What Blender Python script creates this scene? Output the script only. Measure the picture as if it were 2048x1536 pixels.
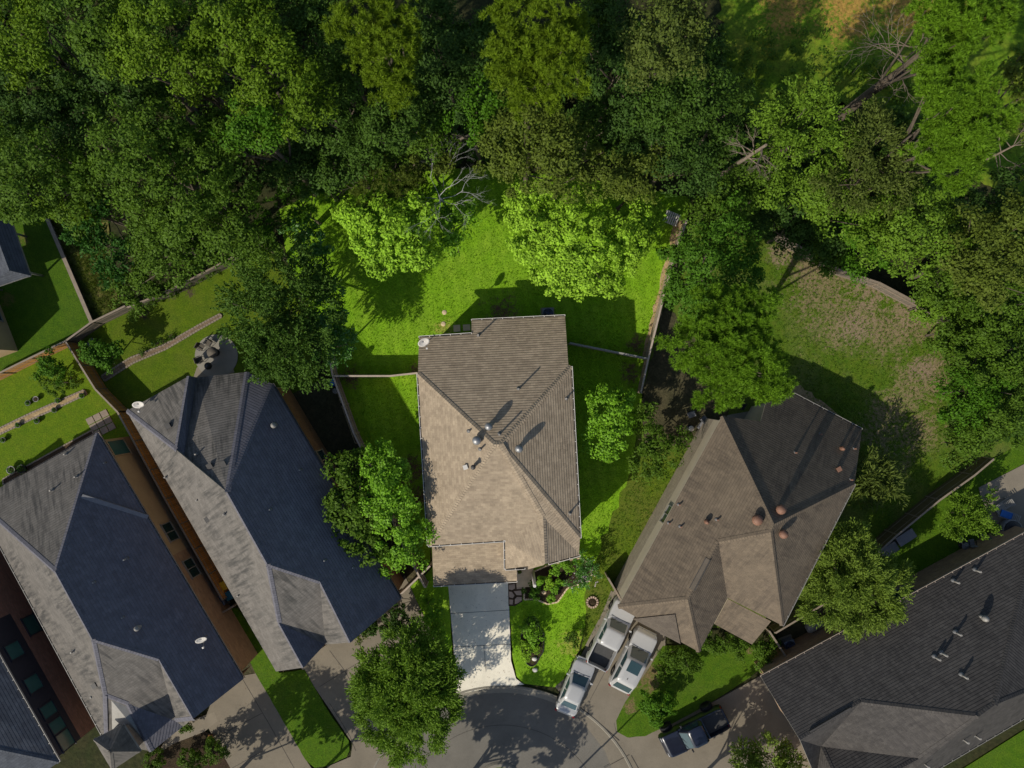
import bpy, bmesh, math, random
import numpy as np
from mathutils import Vector
R = math.radians
random.seed(7); rng = np.random.default_rng(11)
for o in list(bpy.data.objects): bpy.data.objects.remove(o, do_unlink=True)
S = bpy.context.scene
# ---------------------------------------------------------------- camera
CH = 58.0; FPX = 1420.0
cam = bpy.data.cameras.new("camera"); cam.lens = 36*FPX/2048; cam.sensor_width = 36
cam.clip_start = 1; cam.clip_end = 3000
camo = bpy.data.objects.new("camera", cam); S.collection.objects.link(camo)
camo.location = (0, 0, CH); camo.rotation_euler = (0, 0, 0); S.camera = camo
S.render.resolution_x = 1024; S.render.resolution_y = 768
# ---------------------------------------------------------------- sky and sun
W = bpy.data.worlds.new("World"); S.world = W; W.use_nodes = True
nt = W.node_tree; bg = nt.nodes['Background']
sky = nt.nodes.new('ShaderNodeTexSky'); sky.sky_type = 'NISHITA'; sky.sun_disc = False
SUN_EL = 36.0; SUN_AZ = 225.0      # compass bearing: the sun stands to the south-west of the picture
sky.sun_elevation = R(SUN_EL); sky.sun_rotation = R(SUN_AZ)
nt.links.new(sky.outputs[0], bg.inputs[0]); bg.inputs[1].default_value = 0.108
sl = bpy.data.lights.new("sun", 'SUN'); sl.energy = 4.2; sl.angle = R(0.5); sl.color = (1.0, .94, .82)
so = bpy.data.objects.new("sun", sl); S.collection.objects.link(so)
sd = Vector((math.sin(R(SUN_AZ))*math.cos(R(SUN_EL)), math.cos(R(SUN_AZ))*math.cos(R(SUN_EL)), math.sin(R(SUN_EL))))
so.rotation_euler = sd.to_track_quat('Z', 'Y').to_euler()
S.view_settings.view_transform = 'Standard'; S.view_settings.look = 'None'
S.view_settings.exposure = 0.0; S.view_settings.gamma = 1; S.view_settings.use_curve_mapping = False

# ---------------------------------------------------------------- helpers
C = S.collection
def P(x, y, h=0.0):
    k = (CH-h)/FPX
    return Vector(((x-1024)*k, -(y-768)*k, h))
def link(o, parent=None):
    C.objects.link(o)
    if parent: o.parent = parent
    return o
def tag(o, label=None, cat=None, group=None, kind=None):
    if label: o['label'] = label
    if cat: o['category'] = cat
    if group: o['group'] = group
    if kind: o['kind'] = kind
    return o
def empty(name, loc, label, cat, rz=0, group=None):
    o = bpy.data.objects.new(name, None); o.location = loc; o.rotation_euler = (0, 0, rz); o.empty_display_size = .3
    link(o); return tag(o, label, cat, group)
class MB:
    def __init__(s): s.v = []; s.f = []; s.m = []; s.sm = []
    def add(s, vs, fs, mi=0, smooth=False):
        b = len(s.v); s.v += [tuple(v) for v in vs]
        for f in fs: s.f.append([b+i for i in f]); s.m.append(mi); s.sm.append(smooth)
        return s
    def box(s, c, d, rz=0, mi=0, taper=1.0):
        cx, cy, cz = c; w, l, h = d[0]/2, d[1]/2, d[2]/2
        vs = []
        for z, t in ((-h, 1), (h, taper)):
            for x, y in ((-w, -l), (w, -l), (w, l), (-w, l)):
                x *= t; y *= t
                vs.append((cx+x*math.cos(rz)-y*math.sin(rz), cy+x*math.sin(rz)+y*math.cos(rz), cz+z))
        return s.add(vs, [(0, 3, 2, 1), (4, 5, 6, 7), (0, 1, 5, 4), (1, 2, 6, 5), (2, 3, 7, 6), (3, 0, 4, 7)], mi)
    def bar(s, a, b, w, h, mi=0, up=(0, 0, 1)):
        a = Vector(a); b = Vector(b); d = (b-a).normalized(); u = Vector(up)
        sd_ = d.cross(u)
        if sd_.length < 1e-4: sd_ = d.cross(Vector((1, 0, 0)))
        sd_.normalize(); u = sd_.cross(d).normalized()
        q = [(-w/2, -h/2), (w/2, -h/2), (w/2, h/2), (-w/2, h/2)]
        vs = [a+sd_*x+u*y for x, y in q]+[b+sd_*x+u*y for x, y in q]
        return s.add(vs, [(0, 1, 2, 3), (7, 6, 5, 4), (0, 4, 5, 1), (1, 5, 6, 2), (2, 6, 7, 3), (3, 7, 4, 0)], mi)
    def tube(s, pts, rs, n=8, mi=0, cap=True, smooth=True):
        pts = [Vector(p) for p in pts]; rings = []; vs = []
        for i, p in enumerate(pts):
            d = (pts[min(i+1, len(pts)-1)]-pts[max(i-1, 0)]).normalized()
            a = d.cross(Vector((0, 0, 1)))
            if a.length < .05: a = d.cross(Vector((1, 0, 0)))
            a.normalize(); b = d.cross(a)
            for k in range(n):
                t = 2*math.pi*k/n; vs.append(p+(a*math.cos(t)+b*math.sin(t))*rs[i])
        fs = []
        for i in range(len(pts)-1):
            for k in range(n):
                fs.append((i*n+k, i*n+(k+1) % n, (i+1)*n+(k+1) % n, (i+1)*n+k))
        s.add(vs, fs, mi, smooth)
        if cap:
            b = len(s.v)-len(vs)
            s.f.append([b+k for k in range(n)][::-1]); s.m.append(mi); s.sm.append(False)
            s.f.append([b+(len(pts)-1)*n+k for k in range(n)]); s.m.append(mi); s.sm.append(False)
        return s
    def lathe(s, c, prof, n=20, mi=0, sx=1, sy=1, rz=0):
        vs = []
        for r, z in prof:
            for k in range(n):
                t = 2*math.pi*k/n; x = r*math.cos(t)*sx; y = r*math.sin(t)*sy
                vs.append((c[0]+x*math.cos(rz)-y*math.sin(rz), c[1]+x*math.sin(rz)+y*math.cos(rz), c[2]+z))
        fs = [(i*n+k, i*n+(k+1) % n, (i+1)*n+(k+1) % n, (i+1)*n+k) for i in range(len(prof)-1) for k in range(n)]
        fs += [tuple(range(n))[::-1], tuple((len(prof)-1)*n+k for k in range(n))]
        return s.add(vs, fs, mi, True)
    def build(s, name, mats, parent=None, bevel=0, loc=None):
        me = bpy.data.meshes.new(name); me.from_pydata(s.v, [], s.f)
        for m in (mats if isinstance(mats, (list, tuple)) else [mats]): me.materials.append(m)
        me.polygons.foreach_set('material_index', s.m); me.polygons.foreach_set('use_smooth', s.sm)
        me.update()
        o = bpy.data.objects.new(name, me); link(o, parent)
        if loc: o.location = loc
        if bevel:
            b = o.modifiers.new('bevel', 'BEVEL'); b.width = bevel; b.segments = 2; b.limit_method = 'ANGLE'
        return o

# ---------------------------------------------------------------- materials
def nodes(name):
    m = bpy.data.materials.new(name); m.use_nodes = True
    t = m.node_tree; return m, t, t.nodes, t.links, t.nodes['Principled BSDF']
def c4(c): return (c[0], c[1], c[2], 1)
def N(ns, typ, **kw):
    n = ns.new(typ)
    for k, v in kw.items(): setattr(n, k, v)
    return n
def mth(ns, ls, op, a, b=None, c=None, clamp=False):
    n = ns.new('ShaderNodeMath'); n.operation = op; n.use_clamp = clamp
    for i, v in enumerate((a, b, c)):
        if v is None: continue
        if isinstance(v, (int, float)): n.inputs[i].default_value = v
        else: ls.new(v, n.inputs[i])
    return n.outputs[0]
def noise(ns, ls, vec, scale, detail=3, rough=.55, dist=0):
    n = ns.new('ShaderNodeTexNoise'); n.inputs['Scale'].default_value = scale; n.inputs['Detail'].default_value = detail
    n.inputs['Roughness'].default_value = rough; n.inputs['Distortion'].default_value = dist
    if vec is not None: ls.new(vec, n.inputs['Vector'])
    return n.outputs['Fac']
def ramp(ns, ls, fac, a, b):
    n = ns.new('ShaderNodeMapRange'); n.inputs[1].default_value = a; n.inputs[2].default_value = b
    ls.new(fac, n.inputs[0]); return n.outputs[0]
def mix(ns, ls, fac, a, b, mode='MIX'):
    n = ns.new('ShaderNodeMix'); n.data_type = 'RGBA'; n.blend_type = mode
    for i, v in ((0, fac), (6, a), (7, b)):
        if isinstance(v, (int, float)): n.inputs[i].default_value = v
        elif isinstance(v, tuple): n.inputs[i].default_value = c4(v)
        else: ls.new(v, n.inputs[i])
    return n.outputs[2]
def plain(name, col, rough=.6, var=.25, scale=3, metal=0, bump=0, bscale=40, coat=0, spec=.5):
    m, t, ns, ls, b = nodes(name)
    tc = ns.new('ShaderNodeTexCoord')
    f = noise(ns, ls, tc.outputs['Object'], scale, 5, .6)
    f2 = noise(ns, ls, tc.outputs['Object'], scale*9, 3, .6)
    ff = mth(ns, ls, 'ADD', mth(ns, ls, 'MULTIPLY', f, .65), mth(ns, ls, 'MULTIPLY', f2, .35))
    fr = ramp(ns, ls, ff, .32, .68)
    a = tuple(x*(1-var) for x in col); c = tuple(min(1, x*(1+var)) for x in col)
    ls.new(mix(ns, ls, fr, a, c), b.inputs['Base Color'])
    b.inputs['Roughness'].default_value = rough; b.inputs['Metallic'].default_value = metal
    b.inputs['Coat Weight'].default_value = coat; b.inputs['Specular IOR Level'].default_value = spec
    if bump:
        bn = ns.new('ShaderNodeBump'); bn.inputs['Strength'].default_value = bump; bn.inputs['Distance'].default_value = .02
        ls.new(noise(ns, ls, tc.outputs['Object'], bscale, 3), bn.inputs['Height']); ls.new(bn.outputs[0], b.inputs['Normal'])
    return m
def lawn(name, base, alt, dry, drya=.1, blobs=(), soil=(.16, .12, .08), soilblobs=(), fine=9.0, bump=.7, mow=0):
    """turf: fine blade speckle, mid patches, dry and bare spots where the place has them"""
    m, t, ns, ls, b = nodes(name)
    pos = ns.new('ShaderNodeNewGeometry').outputs['Position']
    f0 = noise(ns, ls, pos, fine, 3, .75)
    f1 = noise(ns, ls, pos, .35, 5, .62, .4)
    f2 = noise(ns, ls, pos, 1.7, 4, .65)
    f3 = noise(ns, ls, pos, 3.2, 6, .75, .5)
    col = mix(ns, ls, ramp(ns, ls, f2, .35, .68), base, alt)
    col = mix(ns, ls, mth(ns, ls, 'MULTIPLY', ramp(ns, ls, f1, .5-.25*drya, .78), drya, clamp=True), col, dry)
    if mow:   # passes of the mower leaning the blades this way and that
        sp_ = ns.new('ShaderNodeSeparateXYZ'); ls.new(pos, sp_.inputs[0])
        q = mth(ns, ls, 'ADD', mth(ns, ls, 'MULTIPLY', sp_.outputs[0], 5.6), mth(ns, ls, 'MULTIPLY', sp_.outputs[1], 1.1)); q = mth(ns, ls, 'ADD', q, mth(ns, ls, 'MULTIPLY', f1, 6.0))
        col = mix(ns, ls, mth(ns, ls, 'MULTIPLY', ramp(ns, ls, mth(ns, ls, 'SINE', q), -.5, .5), mow*2), col, tuple(x*.72 for x in base))
    def blobmask(bl):
        acc = None
        for (x, y, r) in bl:
            p = P(x, y, 0); d = ns.new('ShaderNodeVectorMath'); d.operation = 'DISTANCE'
            ls.new(pos, d.inputs[0]); d.inputs[1].default_value = (p.x, p.y, .1)
            q = mth(ns, ls, 'DIVIDE', d.outputs['Value'], r/24.5)
            q = mth(ns, ls, 'SUBTRACT', 1.25, q)
            acc = q if acc is None else mth(ns, ls, 'MAXIMUM', acc, q)
        acc = mth(ns, ls, 'MINIMUM', acc, .75)
        n = mth(ns, ls, 'ADD', acc, mth(ns, ls, 'MULTIPLY', mth(ns, ls, 'SUBTRACT', f3, .5), 4.6))
        n = mth(ns, ls, 'ADD', n, mth(ns, ls, 'MULTIPLY', mth(ns, ls, 'SUBTRACT', f1, .5), 2.0))
        return ramp(ns, ls, n, .3, .9)
    if blobs: col = mix(ns, ls, blobmask(blobs), col, dry)
    if soilblobs: col = mix(ns, ls, blobmask(soilblobs), col, soil)
    sp = ramp(ns, ls, f0, .3, .7)
    lo = mix(ns, ls, 1.0, col, (.62, .62, .62), 'MULTIPLY'); hi = mix(ns, ls, 1.0, col, (1.4, 1.35, 1.3), 'MULTIPLY')
    ls.new(mix(ns, ls, sp, lo, hi), b.inputs['Base Color'])
    b.inputs['Roughness'].default_value = .9; b.inputs['Specular IOR Level'].default_value = .15
    bn = ns.new('ShaderNodeBump'); bn.inputs['Strength'].default_value = bump; bn.inputs['Distance'].default_value = .06
    hh = mth(ns, ls, 'ADD', f0, mth(ns, ls, 'MULTIPLY', f2, .15))
    ls.new(hh, bn.inputs['Height']); ls.new(bn.outputs[0], b.inputs['Normal'])
    return m
def leafmat(name, c, var=.35, trans=.22, yel=.12, rough=.6, spec=.12):
    m, t, ns, ls, b = nodes(name)
    g = ns.new('ShaderNodeNewGeometry'); tc = ns.new('ShaderNodeTexCoord')
    r = g.outputs['Random Per Island']
    f = noise(ns, ls, tc.outputs['Object'], .8, 4, .7)
    dk = tuple(x*(1-var) for x in c); lt = (c[0]*(1+var)+yel*.06, c[1]*(1+var), c[2]*(1+var*.5))
    k = mth(ns, ls, 'ADD', mth(ns, ls, 'MULTIPLY', r, .5), mth(ns, ls, 'MULTIPLY', ramp(ns, ls, f, .3, .7), .5))
    col = mix(ns, ls, k, dk, lt)
    ls.new(col, b.inputs['Base Color']); b.inputs['Roughness'].default_value = rough
    b.inputs['Specular IOR Level'].default_value = spec
    tr = ns.new('ShaderNodeBsdfTranslucent'); ls.new(mix(ns, ls, 1.0, col, (1.25, 1.25, .5), 'MULTIPLY'), tr.inputs[0])
    mx = ns.new('ShaderNodeMixShader'); mx.inputs[0].default_value = trans
    ls.new(b.outputs[0], mx.inputs[1]); ls.new(tr.outputs[0], mx.inputs[2])
    ls.new(mx.outputs[0], t.nodes['Material Output'].inputs[0])
    return m
def shingle(name, c1, c2, streak=0, streakcol=(.05, .05, .045), row=.2, wid=.34, bump=1.0, mott=.3):
    """asphalt shingles: uv in metres, v runs up the slope"""
    m, t, ns, ls, b = nodes(name)
    uv = ns.new('ShaderNodeUVMap').outputs[0]
    sx = ns.new('ShaderNodeSeparateXYZ'); ls.new(uv, sx.inputs[0]); u, v = sx.outputs[0], sx.outputs[1]
    br = ns.new('ShaderNodeTexBrick'); ls.new(uv, br.inputs['Vector']); br.inputs['Scale'].default_value = 1
    br.inputs['Brick Width'].default_value = wid; br.inputs['Row Height'].default_value = row
    br.inputs['Mortar Size'].default_value = .004; br.inputs['Color1'].default_value = c4(c1); br.inputs['Color2'].default_value = c4(c2)
    br.inputs['Mortar'].default_value = c4(tuple(x*.6 for x in c1)); br.inputs['Bias'].default_value = -.1
    f = noise(ns, ls, uv, 1.1, 5, .7); g = noise(ns, ls, uv, 28, 3, .8)
    k = mth(ns, ls, 'ADD', mth(ns, ls, 'MULTIPLY', f, .6), mth(ns, ls, 'MULTIPLY', g, .4))
    col = mix(ns, ls, ramp(ns, ls, k, .35, .65), mix(ns, ls, 1.0, br.outputs[0], (1-mott,)*3, 'MULTIPLY'), mix(ns, ls, 1.0, br.outputs[0], (1+mott,)*3, 'MULTIPLY'))
    if streak:
        cb = ns.new('ShaderNodeCombineXYZ'); ls.new(mth(ns, ls, 'MULTIPLY', u, 3.4), cb.inputs[0]); ls.new(mth(ns, ls, 'MULTIPLY', v, .45), cb.inputs[1])
        s1 = noise(ns, ls, cb.outputs[0], 1.0, 3, .6, .15)
        s2 = noise(ns, ls, uv, .3, 3)
        sk = mth(ns, ls, 'MULTIPLY', mth(ns, ls, 'MULTIPLY', ramp(ns, ls, s1, .42, .62), ramp(ns, ls, s2, .38, .58)), streak, clamp=True)
        col = mix(ns, ls, sk, col, streakcol)
    ls.new(col, b.inputs['Base Color']); b.inputs['Roughness'].default_value = .92; b.inputs['Specular IOR Level'].default_value = .2
    fr = mth(ns, ls, 'FRACT', mth(ns, ls, 'DIVIDE', v, row))
    # every course is thick at its lower (v small) edge and thins going up
    h = mth(ns, ls, 'SUBTRACT', mth(ns, ls, 'MULTIPLY', ramp(ns, ls, fr, 0.0, .16), 1.0), mth(ns, ls, 'MULTIPLY', fr, .95))
    h = mth(ns, ls, 'ADD', h, mth(ns, ls, 'MULTIPLY', g, .25))
    bn = ns.new('ShaderNodeBump'); bn.inputs['Strength'].default_value = bump; bn.inputs['Distance'].default_value = .036
    ls.new(h, bn.inputs['Height']); ls.new(bn.outputs[0], b.inputs['Normal'])
    return m
def bricks(name, c1, c2, mortar, w=.42, h=.14):
    m, t, ns, ls, b = nodes(name)
    uv = ns.new('ShaderNodeUVMap').outputs[0]
    br = ns.new('ShaderNodeTexBrick'); ls.new(uv, br.inputs['Vector']); br.inputs['Scale'].default_value = 1
    br.inputs['Brick Width'].default_value = w; br.inputs['Row Height'].default_value = h; br.inputs['Mortar Size'].default_value = .015
    br.inputs['Color1'].default_value = c4(c1); br.inputs['Color2'].default_value = c4(c2); br.inputs['Mortar'].default_value = c4(mortar)
    f = noise(ns, ls, uv, 2, 4)
    ls.new(mix(ns, ls, ramp(ns, ls, f, .3, .7), mix(ns, ls, 1.0, br.outputs[0], (.75,)*3, 'MULTIPLY'), br.outputs[0]), b.inputs['Base Color'])
    b.inputs['Roughness'].default_value = .85
    bn = ns.new('ShaderNodeBump'); bn.inputs['Strength'].default_value = .5; bn.inputs['Distance'].default_value = .01
    ls.new(br.outputs['Fac'], bn.inputs['Height']); bn.invert = True; ls.new(bn.outputs[0], b.inputs['Normal'])
    return m
def boards(name, c, width=.14, var=.4):
    """upright wooden boards, uv in metres along the run"""
    m, t, ns, ls, b = nodes(name)
    uv = ns.new('ShaderNodeUVMap').outputs[0]
    sx = ns.new('ShaderNodeSeparateXYZ'); ls.new(uv, sx.inputs[0])
    q = mth(ns, ls, 'DIVIDE', sx.outputs[0], width)
    wn = ns.new('ShaderNodeTexWhiteNoise'); wn.noise_dimensions = '1D'; ls.new(mth(ns, ls, 'FLOOR', q), wn.inputs['W'])
    f = noise(ns, ls, uv, 1.2, 5, .7)
    k = mth(ns, ls, 'ADD', mth(ns, ls, 'MULTIPLY', wn.outputs[0], .5), mth(ns, ls, 'MULTIPLY', f, .5))
    col = mix(ns, ls, k, tuple(x*(1-var) for x in c), tuple(min(1, x*(1+var)) for x in c))
    fr = mth(ns, ls, 'FRACT', q); gap = mth(ns, ls, 'LESS_THAN', fr, .09)
    ls.new(mix(ns, ls, gap, col, tuple(x*.25 for x in c)), b.inputs['Base Color']); b.inputs['Roughness'].default_value = .8
    return m
def concrete(name, c, joints=None, stain=.3):
    m, t, ns, ls, b = nodes(name)
    pos = ns.new('ShaderNodeNewGeometry').outputs['Position']
    f = noise(ns, ls, pos, .5, 6, .65); g = noise(ns, ls, pos, 14, 4, .7); s = noise(ns, ls, pos, 1.8, 5, .75, .6)
    k = mth(ns, ls, 'ADD', mth(ns, ls, 'MULTIPLY', f, .6), mth(ns, ls, 'MULTIPLY', g, .4))
    col = mix(ns, ls, ramp(ns, ls, k, .35, .65), tuple(x*.82 for x in c), tuple(x*1.12 for x in c))
    col = mix(ns, ls, mth(ns, ls, 'MULTIPLY', ramp(ns, ls, s, .55, .8), stain), col, tuple(x*.55 for x in c))
    ls.new(col, b.inputs['Base Color']); b.inputs['Roughness'].default_value = .85; b.inputs['Specular IOR Level'].default_value = .25
    bn = ns.new('ShaderNodeBump'); bn.inputs['Strength'].default_value = .25; bn.inputs['Distance'].default_value = .01
    ls.new(g, bn.inputs['Height']); ls.new(bn.outputs[0], b.inputs['Normal'])
    return m
# ---------------------------------------------------------------- material set
M = {}  # middle lot brightened, surroundings darkened: that glow is put into the base colours
M['lawn_main'] = lawn('lawn_main', mow=.16, base=(.15, .32, .010), alt=(.21, .40, .014), dry=(.30, .32, .06), drya=.3,  # lot lawn carries the lot's added brightness in its colour
    soil=(.13, .085, .05), soilblobs=[(1275, 690, 20), (1010, 628, 38), (830, 738, 14), (700, 755, 22), (1262, 745, 22), (820, 940, 26), (840, 990, 22)], blobs=[(890, 655, 18), (1150, 1290, 30), (1320, 600, 14)])
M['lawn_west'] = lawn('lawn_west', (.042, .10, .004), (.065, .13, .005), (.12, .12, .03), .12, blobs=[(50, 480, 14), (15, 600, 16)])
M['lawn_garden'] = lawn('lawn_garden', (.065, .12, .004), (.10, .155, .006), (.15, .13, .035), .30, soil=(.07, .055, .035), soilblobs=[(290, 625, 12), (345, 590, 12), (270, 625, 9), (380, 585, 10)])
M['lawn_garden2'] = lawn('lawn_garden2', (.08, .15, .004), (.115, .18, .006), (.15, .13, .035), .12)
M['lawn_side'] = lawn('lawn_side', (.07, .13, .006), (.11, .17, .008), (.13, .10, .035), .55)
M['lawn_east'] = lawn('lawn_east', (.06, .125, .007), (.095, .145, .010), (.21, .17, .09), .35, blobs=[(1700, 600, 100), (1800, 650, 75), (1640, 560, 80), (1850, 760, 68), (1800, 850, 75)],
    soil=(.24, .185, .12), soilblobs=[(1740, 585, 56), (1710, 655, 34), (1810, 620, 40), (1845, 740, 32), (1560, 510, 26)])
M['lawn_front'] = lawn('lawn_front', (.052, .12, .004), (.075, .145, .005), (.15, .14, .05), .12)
M['lawn_frontdry'] = lawn('lawn_frontdry', (.05, .115, .004), (.075, .14, .006), (.17, .13, .06), .15, blobs=[(1300, 1350, 30), (1262, 1415, 16), (1500, 1300, 10)])
M['lawn_clear'] = lawn('lawn_clear', (.08, .17, .008), (.12, .20, .010), (.34, .21, .05), .35, blobs=[(1570, 10, 60), (1690, 22, 70), (1800, 10, 70), (1950, 0, 60)], fine=4)
M['meadow'] = lawn('meadow', (.06, .10, .012), (.12, .13, .03), (.20, .15, .055), .9, fine=5, bump=1)
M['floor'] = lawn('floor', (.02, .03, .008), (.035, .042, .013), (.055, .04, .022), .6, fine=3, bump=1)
M['soil'] = lawn('soil', (.055, .036, .022), (.085, .055, .035), (.13, .09, .055), .5, fine=8, bump=1)
M['soil_dark'] = lawn('soil_dark', (.045, .045, .022), (.075, .07, .035), (.13, .10, .06), .45, fine=6, bump=1)
M['sand'] = lawn('sand', (.34, .24, .13), (.45, .33, .19), (.15, .20, .04), .3, fine=8)
M['sand2'] = lawn('sand_dull', (.17, .12, .08), (.22, .16, .11), (.10, .10, .03), .3, fine=8)
M['mulch'] = lawn('mulch', (.035, .022, .014), (.07, .045, .028), (.03, .06, .012), .3, fine=14, bump=1)
M['drive_main'] = concrete('drive_main', (.84, .77, .62), stain=.35)  # slab colour raised to hold the lot's glow
M['drive'] = concrete('drive', (.21, .178, .132), stain=.45)  # neighbours' slabs hold the surrounding darkening in their colour
M['walk'] = concrete('walk', (.235, .20, .15))
M['street'] = concrete('street', (.165, .15, .125), stain=.5)
M['kerb'] = concrete('kerb', (.24, .215, .17))
M['joint'] = plain('joint', (.07, .06, .05), .9)
M['patio'] = concrete('patio', (.26, .24, .20))
M['stone'] = plain('stone', (.42, .30, .22), .8, .35, 2, bump=.3)
M['paver'] = plain('paver', (.62, .47, .30), .8, .2, 2)
M['sh_main'] = shingle('sh_main', (.375, .295, .205), (.28, .218, .152), bump=1.0, mott=.24)
M['sh_grey_clean_shade'] = shingle('sh_grey_clean_shade', (.145, .14, .158), (.113, .109, .124), streak=.25, streakcol=(.09, .085, .09), bump=.6, mott=.18)  # less streaked, with the blue of shade mixed into the colour
M['sh_grey'] = shingle('sh_grey', (.168, .152, .134), (.136, .123, .108), streak=.8, streakcol=(.05, .049, .045), bump=.5, mott=.15)
M['sh_grey2'] = shingle('sh_grey2', (.158, .143, .126), (.126, .114, .10), streak=.8, streakcol=(.045, .044, .042), bump=.5, mott=.15)
M['sh_tan'] = shingle('sh_tan', (.165, .128, .09), (.13, .102, .073), streak=.5, streakcol=(.05, .04, .033), bump=.7, mott=.14)
M['sh_tan2'] = shingle('sh_tan_inner', (.12, .098, .076), (.098, .08, .063), bump=.7, mott=.14)
M['sh_dark'] = shingle('sh_dark', (.078, .071, .065), (.056, .051, .048), streak=.45, streakcol=(.03, .028, .027), bump=.7, mott=.2)
M['sh_slate'] = shingle('sh_slate', (.085, .092, .105), (.065, .07, .083), bump=.5)
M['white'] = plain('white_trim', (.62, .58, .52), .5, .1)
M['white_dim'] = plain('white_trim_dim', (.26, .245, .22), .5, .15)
M['cream'] = plain('cream_wall', (.52, .44, .32), .8, .1, 1)
M['tanwall'] = plain('tan_siding', (.44, .32, .18), .8, .12, .6)
M['wall_main'] = plain('wall_main', (.42, .34, .25), .8, .12)
M['navy'] = plain('navy_siding', (.03, .032, .045), .7, .15)
M['brick'] = bricks('brick', (.46, .28, .16), (.34, .20, .115), (.36, .28, .2))
M['brick_red'] = bricks('brick_red', (.36, .19, .14), (.26, .14, .10), (.22, .18, .15))
M['brick_tan'] = bricks('brick_tan', (.48, .40, .29), (.38, .31, .23), (.3, .25, .2))
M['brick_or'] = bricks('brick_or', (.40, .20, .075), (.32, .15, .05), (.16, .09, .045))
M['cedar'] = boards('cedar', (.52, .24, .065), .15, .45)
M['fence_grey'] = boards('fence_grey', (.15, .125, .095), .14, .3)
M['fence_main'] = boards('fence_main', (.34, .26, .19), .14, .25)
M['fence_olive'] = boards('fence_olive', (.13, .10, .045), .15, .2)
M['cap_tan'] = plain('cap_tan', (.235, .185, .135), .7, .2)
M['slot'] = plain('slot_vent', (.115, .093, .07), .9, .15)
M['cap_light'] = plain('cap_light', (.42, .34, .27), .7, .2)
M['glass'] = plain('glass', (.02, .05, .05), .08, .1, 1, spec=.7)
M['glass_teal'] = plain('glass_teal', (.05, .14, .13), .12, .15, 1, spec=.7)
M['metal'] = plain('galvanised', (.30, .30, .30), .5, .15, metal=.6)
M['pipe'] = plain('vent_pipe', (.30, .27, .23), .5, .2)
M['pipe_dark'] = plain('vent_dark', (.05, .045, .04), .6, .2)
M['terracotta'] = plain('terracotta', (.20, .10, .062), .7, .15)
M['bark'] = plain('bark', (.085, .065, .045), .95, .4, 2, bump=.6, bscale=12)
M['bark_pale'] = plain('bark_pale', (.16, .125, .09), .9, .3, 3)
M['bark_white'] = plain('bark_white', (.34, .335, .31), .9, .25, 3)
M['rubber'] = plain('rubber', (.012, .012, .013), .8, .2, 20, bump=.3)
M['rim'] = plain('rim', (.35, .35, .36), .3, .1, metal=.8)
M['car_white'] = plain('car_white', (.42, .41, .39), .3, .05, 2, coat=.6)
M['car_silver'] = plain('car_silver', (.44, .43, .41), .32, .05, 2, metal=.15, coat=.6)
M['car_navy'] = plain('car_navy', (.007, .009, .020), .3, .15, 2, coat=.9)
M['car_glass'] = plain('car_glass', (.03, .06, .065), .06, .1, 1, spec=.8)
M['car_black'] = plain('car_black', (.012, .012, .014), .5, .2)
M['liner'] = plain('bed_liner', (.05, .048, .045), .7, .25, 5)
M['lamp_red'] = plain('lamp_red', (.25, .01, .01), .2, .1)
M['lamp_clear'] = plain('lamp_clear', (.5, .5, .5), .15, .1)
M['ac'] = plain('ac_case', (.16, .18, .24), .5, .15)
M['ac_fan'] = plain('ac_fan', (.03, .045, .11), .5, .2)
M['yellow'] = plain('yellow', (.5, .30, .01), .5, .15)
M['blue'] = plain('blue', (.01, .12, .42), .5, .2)
M['teal'] = plain('teal', (.01, .10, .16), .5, .2)
M['black'] = plain('black', (.012, .012, .014), .6, .3)
M['grey'] = plain('grey', (.12, .12, .12), .6, .2)
M['greybox'] = plain('greybox', (.17, .17, .18), .6, .15)
M['wood'] = plain('wood', (.22, .14, .07), .8, .3)
M['plank'] = plain('plank', (.40, .31, .17), .8, .3)
M['cushion'] = plain('cushion', (.10, .085, .065), .9, .2)
M['flower'] = plain('petals', (.62, .50, .56), .7, .2)
LM = dict(  # bright leaves hold the lot's glow, the rest its darkened surroundings
 forest=leafmat('leaf_forest', (.070, .138, .012)), dark=leafmat('leaf_dark', (.05, .108, .014)), olive=leafmat('leaf_olive', (.092, .132, .018)),
 yellow=leafmat('leaf_yellow', (.100, .178, .010)), pine=leafmat('needle', (.125, .20, .010), trans=.2), pineb=leafmat('needle_bright', (.11, .22, .012), trans=.2),
 fern=leafmat('leaf_fern', (.03, .10, .014)), green=leafmat('leaf_green', (.058, .15, .008)), grey=leafmat('leaf_greygreen', (.082, .118, .022)),
 brightyel=leafmat('leaf_bright_yellow', (.25, .43, .035), trans=.18, var=.5), bright=leafmat('leaf_bright', (.155, .33, .016), spec=.25, var=.45), bright2=leafmat('leaf_bright_two', (.23, .41, .03), trans=.18, var=.5),
 deep=leafmat('leaf_deep', (.042, .095, .016)), deepbig=leafmat('leaf_deep_large', (.062, .130, .018)), turf=leafmat('turf', (.235, .42, .016), var=.1, trans=.35), glossy=leafmat('leaf_glossy', (.075, .21, .03), spec=.5, rough=.4), willow=leafmat('leaf_willow', (.115, .21, .018)),
 willowb=leafmat('leaf_willow_bright', (.135, .205, .028)), jade=leafmat('leaf_jade', (.062, .155, .012)), rust=leafmat('leaf_rust', (.28, .13, .03)))

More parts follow.
